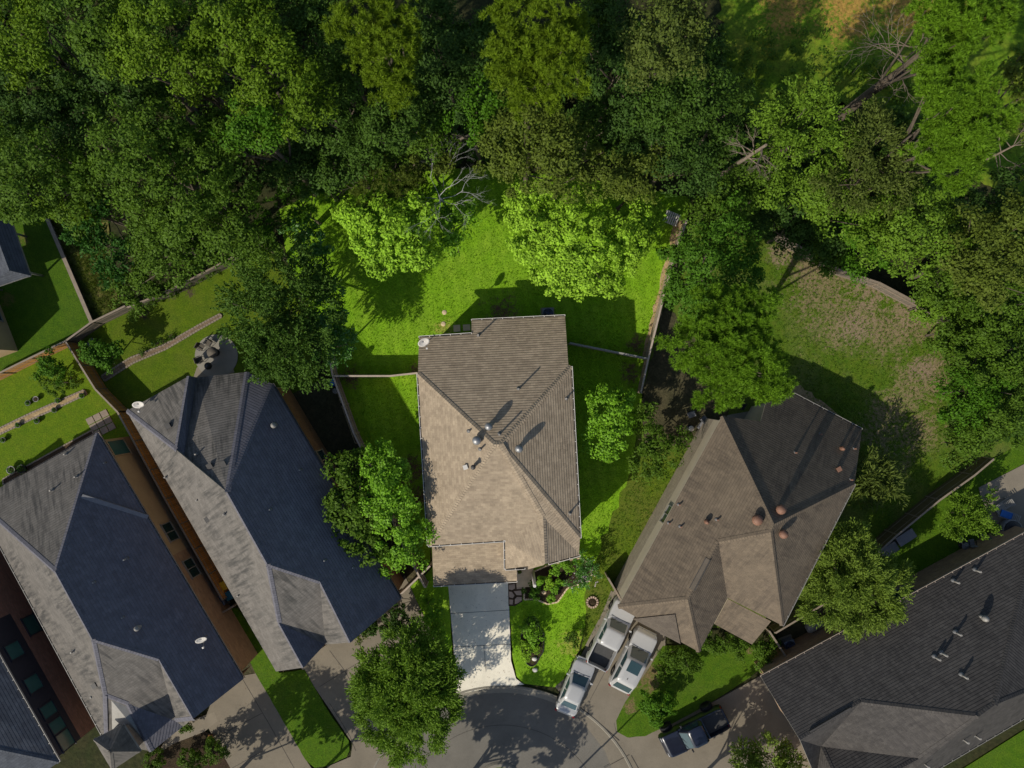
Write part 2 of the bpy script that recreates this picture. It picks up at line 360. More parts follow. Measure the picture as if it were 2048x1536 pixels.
# ---------------------------------------------------------------- ground sheets
def poly_area(p): return sum(p[i][0]*p[(i+1) % len(p)][1]-p[(i+1) % len(p)][0]*p[i][1] for i in range(len(p)))/2
def sheet(name, pts, z, mat, kind='structure', rough=0.0, depth=.3, parent=None, label=None, cat=None, group=None, h=None):
    w = [P(x, y, 0) for x, y in pts]; w = [(p.x, p.y) for p in w]
    if rough:
        q = []
        for i in range(len(w)):
            a = Vector(w[i]); b = Vector(w[(i+1) % len(w)]); n = max(1, int((b-a).length/.5)); d = (b-a).normalized(); nr = Vector((-d.y, d.x))
            for k in range(n):
                q.append(tuple(a.lerp(b, k/n)+nr*random.uniform(-rough, rough)))
        w = q
    if poly_area(w) < 0: w = w[::-1]
    bm = bmesh.new(); top = [bm.verts.new((x, y, z)) for x, y in w]; bot = [bm.verts.new((x, y, z-depth)) for x, y in w]
    f = bm.faces.new(top)
    for i in range(len(w)): bm.faces.new((top[i], bot[i], bot[(i+1) % len(w)], top[(i+1) % len(w)]))
    bmesh.ops.triangulate(bm, faces=[f])
    me = bpy.data.meshes.new(name); bm.to_mesh(me); bm.free(); me.materials.append(mat)
    o = bpy.data.objects.new(name, me); link(o, parent)
    if label or kind == 'thing': tag(o, label, cat, group)
    elif kind: o['kind'] = kind
    return o
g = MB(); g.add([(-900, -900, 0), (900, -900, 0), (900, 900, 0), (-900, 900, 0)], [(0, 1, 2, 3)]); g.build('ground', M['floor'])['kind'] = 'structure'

sheet('clearing_grass', [(1440, -200), (2500, -200), (2500, 420), (2030, 430), (1880, 300), (1760, 210), (1620, 205), (1500, 260), (1440, 180)], .06, M['lawn_clear'], rough=.5)
sheet('main_lawn', [(655, 748), (630, 640), (575, 520), (560, 420), (700, 350), (960, 335), (1180, 360), (1380, 395), (1372, 445), (1330, 590), (1298, 716), (1283, 790), (1262, 950), (1262, 960),
    (1215, 1090), (1185, 1180), (1170, 1250), (1158, 1300), (1138, 1338), (1126, 1362), (1112, 1374), (1048, 1366), (1034, 1352), (1026, 1320), (1016, 1160), (1000, 1100), (870, 1100),
    (897, 1170), (905, 1300), (900, 1380), (845, 1390), (800, 1190), (860, 1140), (780, 1010), (725, 888), (668, 755)], .10, M['lawn_main'], rough=.04)
sheet('side_grass', [(1240, 1000), (1262, 930), (1300, 900), (1400, 905), (1330, 1040), (1230, 1215), (1190, 1268), (1150, 1325), (1158, 1300), (1165, 1250), (1175, 1180), (1195, 1100)], .108, M['lawn_side'], rough=.28)
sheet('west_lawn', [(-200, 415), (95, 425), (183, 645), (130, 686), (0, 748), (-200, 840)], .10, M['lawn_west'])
sheet('meadow_strip', [(95, 425), (215, 425), (236, 600), (262, 608), (183, 645)], .09, M['meadow'], rough=.06)
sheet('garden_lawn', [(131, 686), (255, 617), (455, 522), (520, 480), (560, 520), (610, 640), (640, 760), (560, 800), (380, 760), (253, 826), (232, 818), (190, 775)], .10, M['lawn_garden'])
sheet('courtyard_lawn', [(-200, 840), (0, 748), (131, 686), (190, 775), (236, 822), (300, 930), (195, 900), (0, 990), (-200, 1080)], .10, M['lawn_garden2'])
sheet('west_alley_soil', [(190, 860), (236, 822), (460, 1205), (560, 1370), (500, 1400), (300, 1100)], .085, M['soil_dark'])
sheet('alley_soil', [(560, 760), (668, 755), (730, 900), (860, 1140), (800, 1210), (640, 940)], .085, M['soil_dark'], rough=.1)
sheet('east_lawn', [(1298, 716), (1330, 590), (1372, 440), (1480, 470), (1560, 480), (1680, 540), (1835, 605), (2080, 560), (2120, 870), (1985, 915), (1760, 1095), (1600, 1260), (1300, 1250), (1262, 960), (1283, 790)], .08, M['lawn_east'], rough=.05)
sheet('leaf_litter', [(1300, 722), (1330, 610), (1470, 770), (1450, 850), (1400, 900), (1290, 880), (1285, 790)], .10, M['soil_dark'], rough=.15)
sheet('fence_line_sand', [(1348, 436), (1376, 440), (1354, 505), (1330, 592), (1299, 716), (1283, 712), (1313, 590), (1334, 508)], .115, M['sand'], rough=.12)
sheet('gravel_border', [(1560, 770), (1600, 772), (1672, 822), (1690, 850), (1640, 840), (1580, 810)], .10, M['sand'], rough=.15)
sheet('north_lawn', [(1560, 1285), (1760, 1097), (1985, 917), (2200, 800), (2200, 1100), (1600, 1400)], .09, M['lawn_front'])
sheet('utility_soil', [(1552, 1268), (1662, 1206), (1760, 1190), (1800, 1240), (1590, 1340)], .10, M['soil_dark'], rough=.05)
sheet('corner_lawn', [(1840, 1590), (2250, 1330), (2300, 1700), (1840, 1700)], .10, M['lawn_front'])
sheet('kerbside_lawn', [(1232, 1440), (1250, 1402), (1300, 1330), (1325, 1290), (1420, 1290), (1520, 1290), (1530, 1330), (1500, 1352), (1420, 1405), (1352, 1442), (1290, 1470), (1255, 1473), (1234, 1462)], .14, M['lawn_frontdry'], rough=.03)
sheet('strip_lawn', [(447, 1215), (476, 1215), (560, 1345), (610, 1338), (655, 1418), (698, 1480), (700, 1500), (694, 1512), (655, 1530), (630, 1534), (612, 1518), (515, 1350)], .14, M['lawn_front'], rough=.02)
sheet('planting_bed', [(270, 1560), (300, 1500), (410, 1462), (440, 1470), (480, 1536), (490, 1580)], .12, M['mulch'], rough=.05)
# paving
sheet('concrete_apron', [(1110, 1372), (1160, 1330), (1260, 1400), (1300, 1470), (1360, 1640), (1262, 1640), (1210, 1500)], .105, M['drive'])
sheet('driveway_main', [(895, 1150), (1016, 1150), (1022, 1320), (1032, 1356), (1048, 1368), (980, 1374), (912, 1388), (914, 1372)], .13, M['drive_main'])
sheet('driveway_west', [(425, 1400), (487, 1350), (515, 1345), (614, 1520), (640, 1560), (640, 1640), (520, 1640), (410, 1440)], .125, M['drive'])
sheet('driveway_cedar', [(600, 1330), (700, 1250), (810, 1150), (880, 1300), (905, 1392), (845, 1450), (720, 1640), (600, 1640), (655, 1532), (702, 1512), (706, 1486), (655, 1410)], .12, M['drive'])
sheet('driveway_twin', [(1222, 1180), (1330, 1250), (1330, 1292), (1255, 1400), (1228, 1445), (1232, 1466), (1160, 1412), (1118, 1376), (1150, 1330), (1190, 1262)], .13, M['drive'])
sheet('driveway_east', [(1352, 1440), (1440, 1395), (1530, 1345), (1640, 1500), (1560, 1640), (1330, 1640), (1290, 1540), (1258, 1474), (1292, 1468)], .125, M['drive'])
sheet('west_walk', [(318, 1505), (345, 1455), (430, 1422), (437, 1440), (410, 1462), (350, 1485)], .13, M['walk'])
sheet('side_walk', [(1170, 1290), (1225, 1185), (1330, 1000), (1345, 1010), (1240, 1200), (1186, 1302)], .135, M['walk'])
sheet('gravel_walk', [(1225, 1185), (1335, 985), (1400, 870), (1425, 885), (1355, 1010), (1250, 1205)], .115, M['soil'])
sheet('house_patio', [(1455, 830), (1540, 815), (1550, 860), (1400, 900)], .12, M['patio'])
sheet('east_patio', [(1955, 975), (2100, 900), (2100, 1050), (1985, 1068), (1970, 1030)], .13, M['walk'])
sheet('flower_path', [(860, 1090), (866, 1130), (850, 1150), (862, 1138)], .12, M['soil'])
# street disc, gutter ring, island
CS = P(1005, 1655); RS = 285/FPX*CH
def disc(name, c, r, z, mat, n=96, r0=0, prof=None, depth=.2):
    mb = MB()
    if prof: rings = prof
    else: rings = [(r, z-depth), (r, z)]+([(r0, z)] if r0 else [])
    vs = [(c.x+q*math.cos(2*math.pi*k/n), c.y+q*math.sin(2*math.pi*k/n), zz) for q, zz in rings for k in range(n)]
    fs = [(i*n+k, i*n+(k+1) % n, (i+1)*n+(k+1) % n, (i+1)*n+k) for i in range(len(rings)-1) for k in range(n)]
    if not r0 and not prof: fs.append(tuple(n+k for k in range(n)))
    mb.add(vs, fs, 0, False); o = mb.build(name, mat); o['kind'] = 'structure'; return o
disc('street', CS, RS-.45, .015, M['street'])
disc('kerb', CS, 0, 0, M['kerb'], prof=[(RS+.02, .0), (RS+.02, .145), (RS-.12, .148), (RS-.26, .06), (RS-.62, .022), (RS-.62, -.1)])
isl = P(1000, 1572)
disc('island_kerb', isl, 0, 0, M['kerb'], prof=[(2.0, -.1), (2.0, .04), (1.85, .14), (1.6, .15), (1.6, 0)], n=48)
disc('island_grass', isl, 1.6, .13, M['lawn_front'], n=48)
def joint(pts, z=.135, w=.035, wmat=None):
    mb = MB()
    for a, b in zip(pts[:-1], pts[1:]):
        a = P(*a); b = P(*b); a.z = b.z = z; mb.bar(a, b, w, .012)
    return mb
jm = MB()
for seg in ([(902, 1226), (1019, 1219)], [(906, 1293), (1024, 1287)], [(968, 1290), (972, 1340)]):
    m2 = joint(seg, .131); jm.add(m2.v, m2.f)
jm.build('driveway_joints', M['joint'])['kind'] = 'structure'
jm = MB()
for seg in ([(487, 1358), (540, 1448), (590, 1536)], [(430, 1475), (525, 1425)], [(465, 1535), (580, 1470)]):
    m2 = joint(seg, .127); jm.add(m2.v, m2.f)
for seg in ([(660, 1300), (690, 1340), (740, 1430)], [(640, 1372), (740, 1310)], [(660, 1405), (700, 1470), (712, 1500)]):
    m2 = joint(seg, .122); jm.add(m2.v, m2.f)
for seg in ([(1160, 1412), (1238, 1480)], [(1215, 1332), (1180, 1398)], [(1222, 1330), (1180, 1350)], ):
    m2 = joint(seg, .132); jm.add(m2.v, m2.f)
for seg in ([(1258, 1474), (1330, 1450)], [(1258, 1508), (1205, 1536)], [(1262, 1510), (1290, 1560)]):
    m2 = joint(seg, .127); jm.add(m2.v, m2.f)
jm.build('concrete_joints', M['joint'])['kind'] = 'structure'
sm = MB()  # seams in the street slabs
for q in (205,):
    pp = [(1005+q*math.cos(R(a)), 1655-q*math.sin(R(a))) for a in range(30, 151, 4)]
    m2 = joint(pp, .017, .03); sm.add(m2.v, m2.f)
sm.build('street_joint', M['joint'])['kind'] = 'structure'
# ---------------------------------------------------------------- houses
def newell(vs):
    n = Vector((0, 0, 0))
    for i in range(len(vs)):
        a, b = vs[i], vs[(i+1) % len(vs)]
        n.x += (a.y-b.y)*(a.z+b.z); n.y += (a.z-b.z)*(a.x+b.x); n.z += (a.x-b.x)*(a.y+b.y)
    return n.normalized()
def hit(px, py, p0, n):
    d = Vector(((px-1024)/FPX, -(py-768)/FPX, -1)); o = Vector((0, 0, CH))
    return o+d*((p0-o).dot(n)/d.dot(n))
def make_roof(parent, verts, faces, mat, fascia, name='roof', thick=.18, capw=.17, capmat=None, label=None, fm=None):
    V = {k: P(*v) for k, v in verts.items()}
    vs = []; fs = []; mi = []; uvs = []; edges = {}
    norms = []
    for f in faces:
        pts = [V[k] for k in f]; n = newell(pts)
        if n.z < 0: f = f[::-1]; pts = pts[::-1]; n = -n
        norms.append((n, sum(pts, Vector())/len(pts), f))
        u = Vector((0, 0, 1)).cross(n)
        u = u.normalized() if u.length > 1e-3 else Vector((1, 0, 0)); v = n.cross(u)
        b = len(vs); vs += pts; fs.append(list(range(b, b+len(pts)))); mi.append(0); uvs += [(p.dot(u), p.dot(v)) for p in pts]
        b = len(vs); low = [p-Vector((0, 0, thick)) for p in pts]; vs += low; fs.append(list(range(b, b+len(pts)))[::-1]); mi.append(1); uvs += [(0, 0)]*len(pts)
        for i in range(len(f)): edges.setdefault(frozenset((f[i], f[(i+1) % len(f)])), []).append((len(norms)-1, f[i], f[(i+1) % len(f)]))
    for e, l in edges.items():
        if len(l) == 1:
            a, b2 = V[l[0][1]], V[l[0][2]]; b = len(vs); dz = Vector((0, 0, thick))
            vs += [a, a-dz, b2-dz, b2]; fs.append([b, b+1, b+2, b+3]); mi.append(1); uvs += [(0, 0)]*4
    me = bpy.data.meshes.new(name); me.from_pydata(vs, [], fs); me.materials.append(mat); me.materials.append(fascia)
    if fm:
        me.materials.append(fm[0])
        for q in fm[1]: mi[2*q] = 2
    me.polygons.foreach_set('material_index', mi); uvl = me.uv_layers.new(name='UVMap')
    k = 0
    for p in me.polygons:
        for li in p.loop_indices: uvl.data[li].uv = uvs[me.loops[li].vertex_index]
    ro = bpy.data.objects.new(name, me); link(ro, parent)
    if label: ro['label'] = label
    cv = []; cf = []; cu = []
    for e, l in edges.items():
        if len(l) != 2: continue
        (n1, c1, _), (n2, c2, _) = norms[l[0][0]], norms[l[1][0]]
        a, b2 = V[l[0][1]], V[l[0][2]]
        if (c2-a).dot(n1) > -.02: continue
        L = (b2-a).length
        for n, c in ((n1, c1), (n2, c2)):
            d = (b2-a).normalized(); w = n.cross(d)
            if (c-a).dot(w) < 0: w = -w
            top = (n1+n2).normalized()*.035
            q = [a+top, b2+top, b2+w*capw+n*.022, a+w*capw+n*.022, b2+w*capw-n*.01, a+w*capw-n*.01]
            b = len(cv); cv += q; cf += [[b, b+1, b+2, b+3], [b+3, b+2, b+4, b+5]]
            cu += [(0, 0), (0, L), (capw, L), (capw, 0), (capw, L), (capw, 0)]
    if cv:
        me = bpy.data.meshes.new('ridge_cap'); me.from_pydata(cv, [], cf); me.materials.append(capmat or mat)
        uvl = me.uv_layers.new(name='UVMap')
        for lp in me.loops: uvl.data[lp.index].uv = cu[lp.vertex_index]
        link(bpy.data.objects.new('ridge_cap', me), ro)
    return ro, V, norms
def inset(pts, d):
    n = len(pts)
    if poly_area([(p.x, p.y) for p in pts]) < 0: d = -d
    out = []
    for i in range(n):
        p0, p1, p2 = pts[i-1], pts[i], pts[(i+1) % n]
        a = Vector((p1.x-p0.x, p1.y-p0.y)).normalized(); b = Vector((p2.x-p1.x, p2.y-p1.y)).normalized()
        na = Vector((-a.y, a.x)); nb = Vector((-b.y, b.x)); m = (na+nb)
        m = m/max(.35, m.dot(na)) if m.length > .1 else na
        out.append(Vector((p1.x+m.x*d, p1.y+m.y*d, p1.z)))
    return out
def wallmesh(parent, segs, mat, name='wall', label=None, thick=0):
    vs = []; fs = []; uvs = []
    for a, b, z0, z1a, z1b in segs:
        L = math.hypot(b.x-a.x, b.y-a.y); k = len(vs)
        vs += [(a.x, a.y, z0), (b.x, b.y, z0), (b.x, b.y, z1b), (a.x, a.y, z1a)]; fs.append([k, k+1, k+2, k+3])
        uvs += [(0, z0), (L, z0), (L, z1b), (0, z1a)]
    me = bpy.data.meshes.new(name); me.from_pydata(vs, [], fs); me.materials.append(mat)
    uvl = me.uv_layers.new(name='UVMap')
    for lp in me.loops: uvl.data[lp.index].uv = uvs[lp.vertex_index]
    o = bpy.data.objects.new(name, me); link(o, parent)
    if label: o['label'] = label
    return o
def walls(parent, pts, mat, ins=.35, special={}, zbase=0, drop=.12):
    w = inset([P(*p) for p in pts], ins); n = len(w); segs = []
    for i in range(n):
        a, b = w[i], w[(i+1) % n]
        if i in special: continue
        segs.append((a, b, zbase, a.z-drop, b.z-drop))
    wallmesh(parent, segs, mat)
    return w
def gutter(parent, a, b, mat=None, inner=None, side=1):
    a = P(*a) if not isinstance(a, Vector) else a; b = P(*b) if not isinstance(b, Vector) else b
    d = (b-a).normalized(); s = Vector((d.y, -d.x, 0)).normalized()*side
    mb = MB(); dz = Vector((0, 0, -.06))
    mb.bar(a+s*.10+dz, b+s*.10+dz, .035, .13, 0)
    mb.bar(a+s*.045+dz*1.9, b+s*.045+dz*1.9, .09, .02, 1)
    L = (b-a).length; k = max(2, int(L/.75))
    for i in range(k+1):
        p = a.lerp(b, i/k)+s*.045+Vector((0, 0, .006)); mb.bar(p-s*.05, p+s*.055, .045, .012, 0)
    return mb.build('gutter', [mat or M['white'], inner or M['pipe_dark']], parent)
def gable(parent, V, keys, mat, low=2.4, ins=.3):
    c = sum(V.values(), Vector())/len(V); q = []
    for k in keys:
        p = V[k].copy(); d = Vector((c.x-p.x, c.y-p.y, 0)).normalized(); q.append(p+d*ins)
    wallmesh(parent, [(a, b, low, a.z-.2, b.z-.2) for a, b in zip(q[:-1], q[1:])], mat, name='gable_wall')
def window(parent, a, b, t, w, z0, z1, frame, glass, mull=1):
    """a,b wall ends (world); set into the wall facing its right-hand side"""
    d = Vector((b.x-a.x, b.y-a.y, 0)); L = d.length; d.normalize(); n = Vector((d.y, -d.x, 0))
    if (Vector((0, 0, 0))-a).dot(n) < 0: n = -n
    c = Vector((a.x, a.y, 0))+d*L*t; pane = MB(); fr = MB()
    p0 = c-d*w/2+n*.03; p1 = c+d*w/2+n*.03
    pane.add([p0+Vector((0, 0, z0)), p1+Vector((0, 0, z0)), p1+Vector((0, 0, z1)), p0+Vector((0, 0, z1))], [(0, 1, 2, 3)])
    f = .09; zz = lambda p, z: Vector((p.x, p.y, z))
    for q0, q1 in (((p0, z0), (p1, z0)), ((p0, z1), (p1, z1))):
        fr.bar(zz(q0[0]-d*f, q0[1]), zz(q1[0]+d*f, q1[1]), .12, f, 0)
    for q in [p0, p1]+([p0.lerp(p1, .5)] if mull else []):
        fr.bar(zz(q, z0+.02), zz(q, z1-.02), f*.8, .11, 0, up=n)
    wo = fr.build('window', frame, parent); pane.build('pane', glass, wo)
def vent_pipe(parent, p, h=.45, r=.06, mat=None, flash=None):
    mb = MB(); mb.tube([p-Vector((0, 0, .15)), p+Vector((0, 0, h))], [r, r], 10, 0)
    mb.lathe((p.x, p.y, p.z-.12), [(r*3, 0), (r*2.4, .09), (r*1.2, .2)], 12, 1)
    return mb.build('vent_pipe', [mat or M['pipe'], flash or M['grey']], parent)
def turbine(parent, p, r=.2, stem=.5, mat=None):
    mt = mat or M['metal']; mb = MB(); mb.tube([p-Vector((0, 0, .2)), p+Vector((0, 0, stem))], [r*.8, r*.8], 14)
    o = mb.build('roof_ventilator', mt, parent)
    cb = MB(); cb.lathe((p.x, p.y, p.z+stem), [(r*.85, 0), (r*1.25, .06), (r*1.45, .17), (r*1.4, .26), (r*1.05, .38), (r*.5, .45), (.03, .47)], 18)
    cb.build('cowl', mt, o)
    fn = MB()
    for k in range(14):
        t = 2*math.pi*k/14; x, y = math.cos(t), math.sin(t)
        fn.bar((p.x+x*r*1.3, p.y+y*r*1.3, p.z+stem+.03), (p.x+x*r*1.18, p.y+y*r*1.18, p.z+stem+.34), .035, .03)
    fn.build('fins', mt, o); return o
def boxvent(parent, p, rz, s=.35, mat=None):
    mb = MB(); mb.box((p.x, p.y, p.z+.06), (s, s, .24), rz, 0, .8); mb.box((p.x, p.y, p.z+.2), (s*1.15, s*1.15, .04), rz, 0)
    return mb.build('box_vent', mat or M['pipe'], parent)
def on(norms, i, px, py):
    n, c, _ = norms[i]; return hit(px, py, c, n)
def centre(verts):
    q = [P(*v) for v in verts.values()]; c = sum(q, Vector())/len(q); return Vector((c.x, c.y, 0))
def house(name, verts, label, cat='house'):
    return empty(name, (0, 0, 0), label, cat)
def rebase(root):
    """put the empty at the middle of the house's footprint"""
    pts = [ch.matrix_world @ Vector(c) for ch in root.children if ch.type == 'MESH' for c in ch.bound_box]
    c = Vector((sum(p.x for p in pts)/len(pts), sum(p.y for p in pts)/len(pts), 0)); root.location = c
    for ch in root.children: ch.location = ch.location-c

def pl3(a, b, c):
    a, b, c = P(*a), P(*b), P(*c); n = (b-a).cross(c-a).normalized(); return a, (n if n.z > 0 else -n)
def hp(pl, x, y):
    q = hit(x, y, pl[0], pl[1]); return (x, y, q.z)
# ---- the brown-roofed house in the middle
H = house('house', {}, 'brown shingled two storey house in the middle with pale driveway in front', 'house')
n_, s_ = 0, 0
WW = P(836, 748, 5.8); EE = P(1142, 733, 5.8); AP = P(994, 889, 8.6)
nN = newell([WW, EE, AP]); nN = nN if nN.z > 0 else -nN
def onN(x, y):
    q = hit(x, y, WW, nN); return (x, y, q.z)
v = dict(A=onN(838, 675), B=onN(943, 668), B2=onN(943, 641), C=onN(1130, 632), E=(1142, 733, 5.8), E0=onN(1137, 735), W=(836, 748, 5.8), T1=(987, 889, 8.6), T2=(1001, 889, 8.6),
         SW=(857, 1091, 5.8), SE=(1160, 1076, 5.8), G0=(1010, 1081, 5.82), GT=(1086, 1034, 6.75), GV=(1158, 1107, 5.5), GB=(1090, 1128, 6.75), GS=(1011, 1138, 5.15), GE=(1160, 1110, 5.45))
f = [['A', 'B', 'B2', 'C', 'E0', 'E', 'T2', 'T1', 'W'], ['W', 'T1', 'SW'], ['E', 'SE', 'T2'], ['T1', 'T2', 'GT', 'G0', 'SW'], ['T2', 'SE', 'GV', 'GT'], ['GT', 'GB', 'GS', 'G0'], ['GT', 'GV', 'GE', 'GB']]
rm, V, NR = make_roof(H, v, f, M['sh_main'], M['white'], capw=.22)
gp = [v['A'], v['B'], v['B2'], v['C'], v['E'], v['SE'], v['GE'], (1092, 1118, 5.4), (1086, 1130, 5.4), v['GS'], v['G0'], v['SW'], v['W']]
w = walls(H, gp, M['wall_main'], .4, drop=.25)
gable(H, V, ['GS', 'GB', 'GE'], M['wall_main'], 3.0)
# garage roof
v2 = dict(a=(864, 1093, 4.7), b=(1032, 1084, 4.7), c=(1034, 1162, 2.95), d=(867, 1171, 2.95))
rg, Vg, NG = make_roof(H, v2, [['a', 'b', 'c', 'd']], M['sh_main'], M['white'], label='lower shingled roof over the garage')
walls(H, [(864, 1093, 4.7), (1032, 1084, 4.7), (1034, 1162, 2.95), (867, 1171, 2.95)], M['wall_main'], .3, drop=.2)
# entry hood
v3 = dict(a=(1056, 1122, 4.9), b=(1090, 1124, 4.9), c=(1056, 1139, 4.3), e=(1088, 1130, 4.75))
make_roof(H, v3, [['a', 'c', 'e', 'b']], M['sh_main'], M['white'], name='porch_roof')
for a, b, s in ((v['W'], v['SW'], -1), (v['E'], v['SE'], 1), (v['C'], v['B2'], 1), (v['B'], v['A'], 1), (v['SW'], v['G0'], 1), (v['GS'], (1050, 1136, 5.0), 1), ((1097, 1127, 5.3), v['GE'], 1), ((867, 1171, 2.95), (1034, 1162, 2.95), -1)):
    a3, b3 = P(*a), P(*b); d = (b3-a3); m = (a3+b3)/2; cc = P(1000, 900, 5); sgn = 1 if (m-cc).dot(Vector((d.y, -d.x, 0))) > 0 else -1
    gutter(H, a3, b3, side=sgn)
gutter(H, V['G0'], V['GS'], side=1 if (V['G0']-P(1100, 1100, 5)).dot(Vector(((V['GS']-V['G0']).y, -(V['GS']-V['G0']).x, 0))) > 0 else -1)
for i, x, y, h in ((0, 957, 671, .7), (0, 1037, 778, .8), (0, 999, 868, .8), (1, 938, 862, .3), (1, 961, 898, .55), (2, 1132, 797, .4), (2, 1139, 1026, .6)):
    vent_pipe(rm, on(NR, i, x, y), h, .065)
turbine(rm, on(NR, 0, 978, 852), .2, .35); turbine(rm, on(NR, 1, 954, 880), .22, .25); turbine(rm, on(NR, 2, 1038, 896), .2, .35)
boxvent(rm, on(NR, 1, 931, 934), .3, .28, M['white']); mb = MB()
p = on(NR, 3, 947, 933); mb.tube([p-Vector((0, 0, .1)), p+Vector((0, 0, .45))], [.12, .12]); mb.lathe((p.x, p.y, p.z+.45), [(.18, 0), (.18, .05), (.05, .1)], 12); mb.build('flue', M['pipe_dark'], rm)
# flashing around the chimney chase on the south slope
mb = MB(); q = [on(NR, 3, x, y) for x, y in ((1089, 1042), (1079, 1043), (1081, 1112))]
# porch slab, posts, door
mb = MB(); a = P(1034, 1139, 0); b = P(1066, 1165, 0)
mb.box(((a.x+b.x)/2, (a.y+b.y)/2, .13), (abs(b.x-a.x)+.1, abs(a.y-b.y)+.6, .26), .043); mb.build('porch_slab', M['paver'], H)
mb = MB(); p = P(1066, 1143, 0); mb.tube([p, p+Vector((0, 0, 4.2))], [.14, .12], 12); mb.build('porch_post', M['white'], H)
mb = MB(); a = P(893, 1170, 2.95); b = P(1012, 1163.5, 2.95)
mb.bar((a.x, a.y+.27, 1.25), (b.x, b.y+.27, 1.25), .06, 2.3, 0)
for k in range(4): mb.bar((a.x, a.y+.235, .45+k*.55), (b.x, b.y+.235, .45+k*.55), .04, .03, 0)
mb.build('garage_door', M['white'], H)
rebase(H)

def porch_light(): pass
# ---- steep grey-roofed house with the cedar wall, left of the middle house
H = house('house', {}, 'grey gabled house left of the middle house, shade tinted north side and cedar coloured wall')
he = 4.8
SWp = pl3((253, 822, he), (552, 1343, he), (455, 985, 9.3)); NEp = pl3((545, 768, he), (802, 1198, he), (455, 985, 9.3)); NWp = pl3((494, 744, he), (393, 755, he), (455, 985, 9.3))
v = dict(w=(253, 822, he), s0=(552, 1343, he), e0=(545, 768, he), e1=(802, 1198, he), r1=(455, 985, 9.3), r2=hp(NEp, 535, 1128), s2=hp(SWp, 558, 1246), s1=hp(SWp, 607, 1335), n3=(494, 744, he), n2=(393, 755, he),
         v1=hp(SWp, 353, 905), v2=hp(NWp, 368, 916), g1=hp(NEp, 640, 1163), g2=hp(NEp, 693, 1270), q2=hp(NEp, 701, 1285))
v['n1'] = (378, 752, he+.9); v['v2'] = (368, 916, min(hp(SWp, 368, 916)[2], hp(NWp, 368, 916)[2])); v['v1'] = (353, 900, v['v2'][2]+.25)
Fp = pl3(v['r2'], v['s2'], v['g1']); v['vb'] = hp(Fp, 650, 1289)
f = [['w', 'v1', 'n1'], ['n1', 'v1', 'v2', 'n2'], ['n2', 'v2', 'r1', 'n3'], ['w', 's0', 's1', 's2', 'r2', 'r1', 'v1'], ['n3', 'r1', 'e0'], ['e0', 'r1', 'r2', 'g1', 'q2', 'e1'], ['r2', 's2', 'vb', 'g1'], ['s2', 's1', 'vb'], ['g1', 'vb', 'q2']]
rm, V, NR = make_roof(H, v, f, M['sh_grey_clean_shade'], M['white_dim'], capw=.2, fm=(M['sh_grey'], (0, 2, 3, 6, 8)))  # shaded slopes get the shade-tinted copy, sunlit ones the warmer shingles
w = inset([P(*q) for q in ((253, 822, he), (378, 752, he), (393, 757, he), (545, 768, he), (802, 1198, he), (607, 1334, he), (552, 1343, he))], .35)
sg = [(w[i], w[(i+1) % 7], 0, w[i].z-.15, w[(i+1) % 7].z-.15) for i in range(7)]
wallmesh(H, sg[:3]+sg[4:], M['tanwall']); wallmesh(H, [sg[3]], M['brick_or'], label='orange brick side wall')
window(H, w[3], w[4], .36, 1.7, 1.2, 3.0, M['tanwall'], M['glass']); window(H, w[3], w[4], .44, 1.1, 1.2, 3.0, M['tanwall'], M['glass'])
gutter(H, V['e0'], V['e1'], M['pipe_dark'], side=-1)
gable(H, V, ['s0', 's1', 'vb', 'q2', 'e1'], M['tanwall'])
for i, x, y, k in ((2, 394, 908, 'p'), (2, 421, 932, 'b'), (2, 448, 928, 'b'), (0, 338, 852, 'b'), (3, 333, 954, 'p'), (3, 396, 1000, 'p'), (3, 417, 1038, 'b'), (3, 450, 1028, 'p'), (5, 551, 850, 'd'), (5, 540, 1019, 's'), (5, 649, 1121, 's'), (5, 706, 1135, 's'), (3, 478, 1190, 'p'), (5, 600, 940, 's')):
    p = on(NR, i, x, y)
    if k == 'p': vent_pipe(rm, p, .35, .055)
    elif k == 'b': boxvent(rm, p, .5, .34, M['pipe_dark'])
    elif k == 's': vent_pipe(rm, p, .2, .05, M['white_dim'])
    else: turbine(rm, p, .15, .2, M['white_dim'])
rebase(H)

# ---- big grey-roofed house further left
H = house('house', {}, 'long grey roofed house with a small pyramid roofed entry tower, second from the left')
SWp = pl3((212, 1484, he), (40, 1165, he), (111, 1143, 9.2)); NEp = pl3((195, 866, he), (487, 1358, he), (111, 1143, 9.2))
v = dict(a=(-48, 1002, he), b=(195, 866, he), e=(487, 1358, he), r1=(111, 1143, 9.2), sw=(212, 1484, he), r2=hp(SWp, 185, 1278), d1=hp(SWp, 209, 1390), c1=hp(NEp, 318, 1318), c2=hp(NEp, 387, 1437), ee=hp(NEp, 388, 1437))
Fp = pl3(v['r2'], v['d1'], v['c1']); v['k'] = hp(Fp, 256, 1408); v['kk'] = (303, 1503, v['k'][2]-.9); v['vb'] = hp(Fp, 350, 1441); v['ve'] = (366, 1453, v['vb'][2]-.35)
f = [['a', 'b', 'r1'], ['b', 'e', 'c2', 'c1', 'r2', 'r1'], ['a', 'r1', 'r2', 'd1', 'sw'], ['d1', 'k', 'kk', 'sw'], ['r2', 'c1', 'vb', 'k', 'd1'], ['k', 'vb', 've', 'kk'], ['c1', 'c2', 'vb'], ['vb', 'c2', 've']]
rm, V, NR = make_roof(H, v, f, M['sh_grey_clean_shade'], M['white_dim'], capw=.2, fm=(M['sh_grey2'], (0, 2, 3, 4, 6, 7)))  # base shingles tinted for shade here; sunlit faces swapped to the warm copy
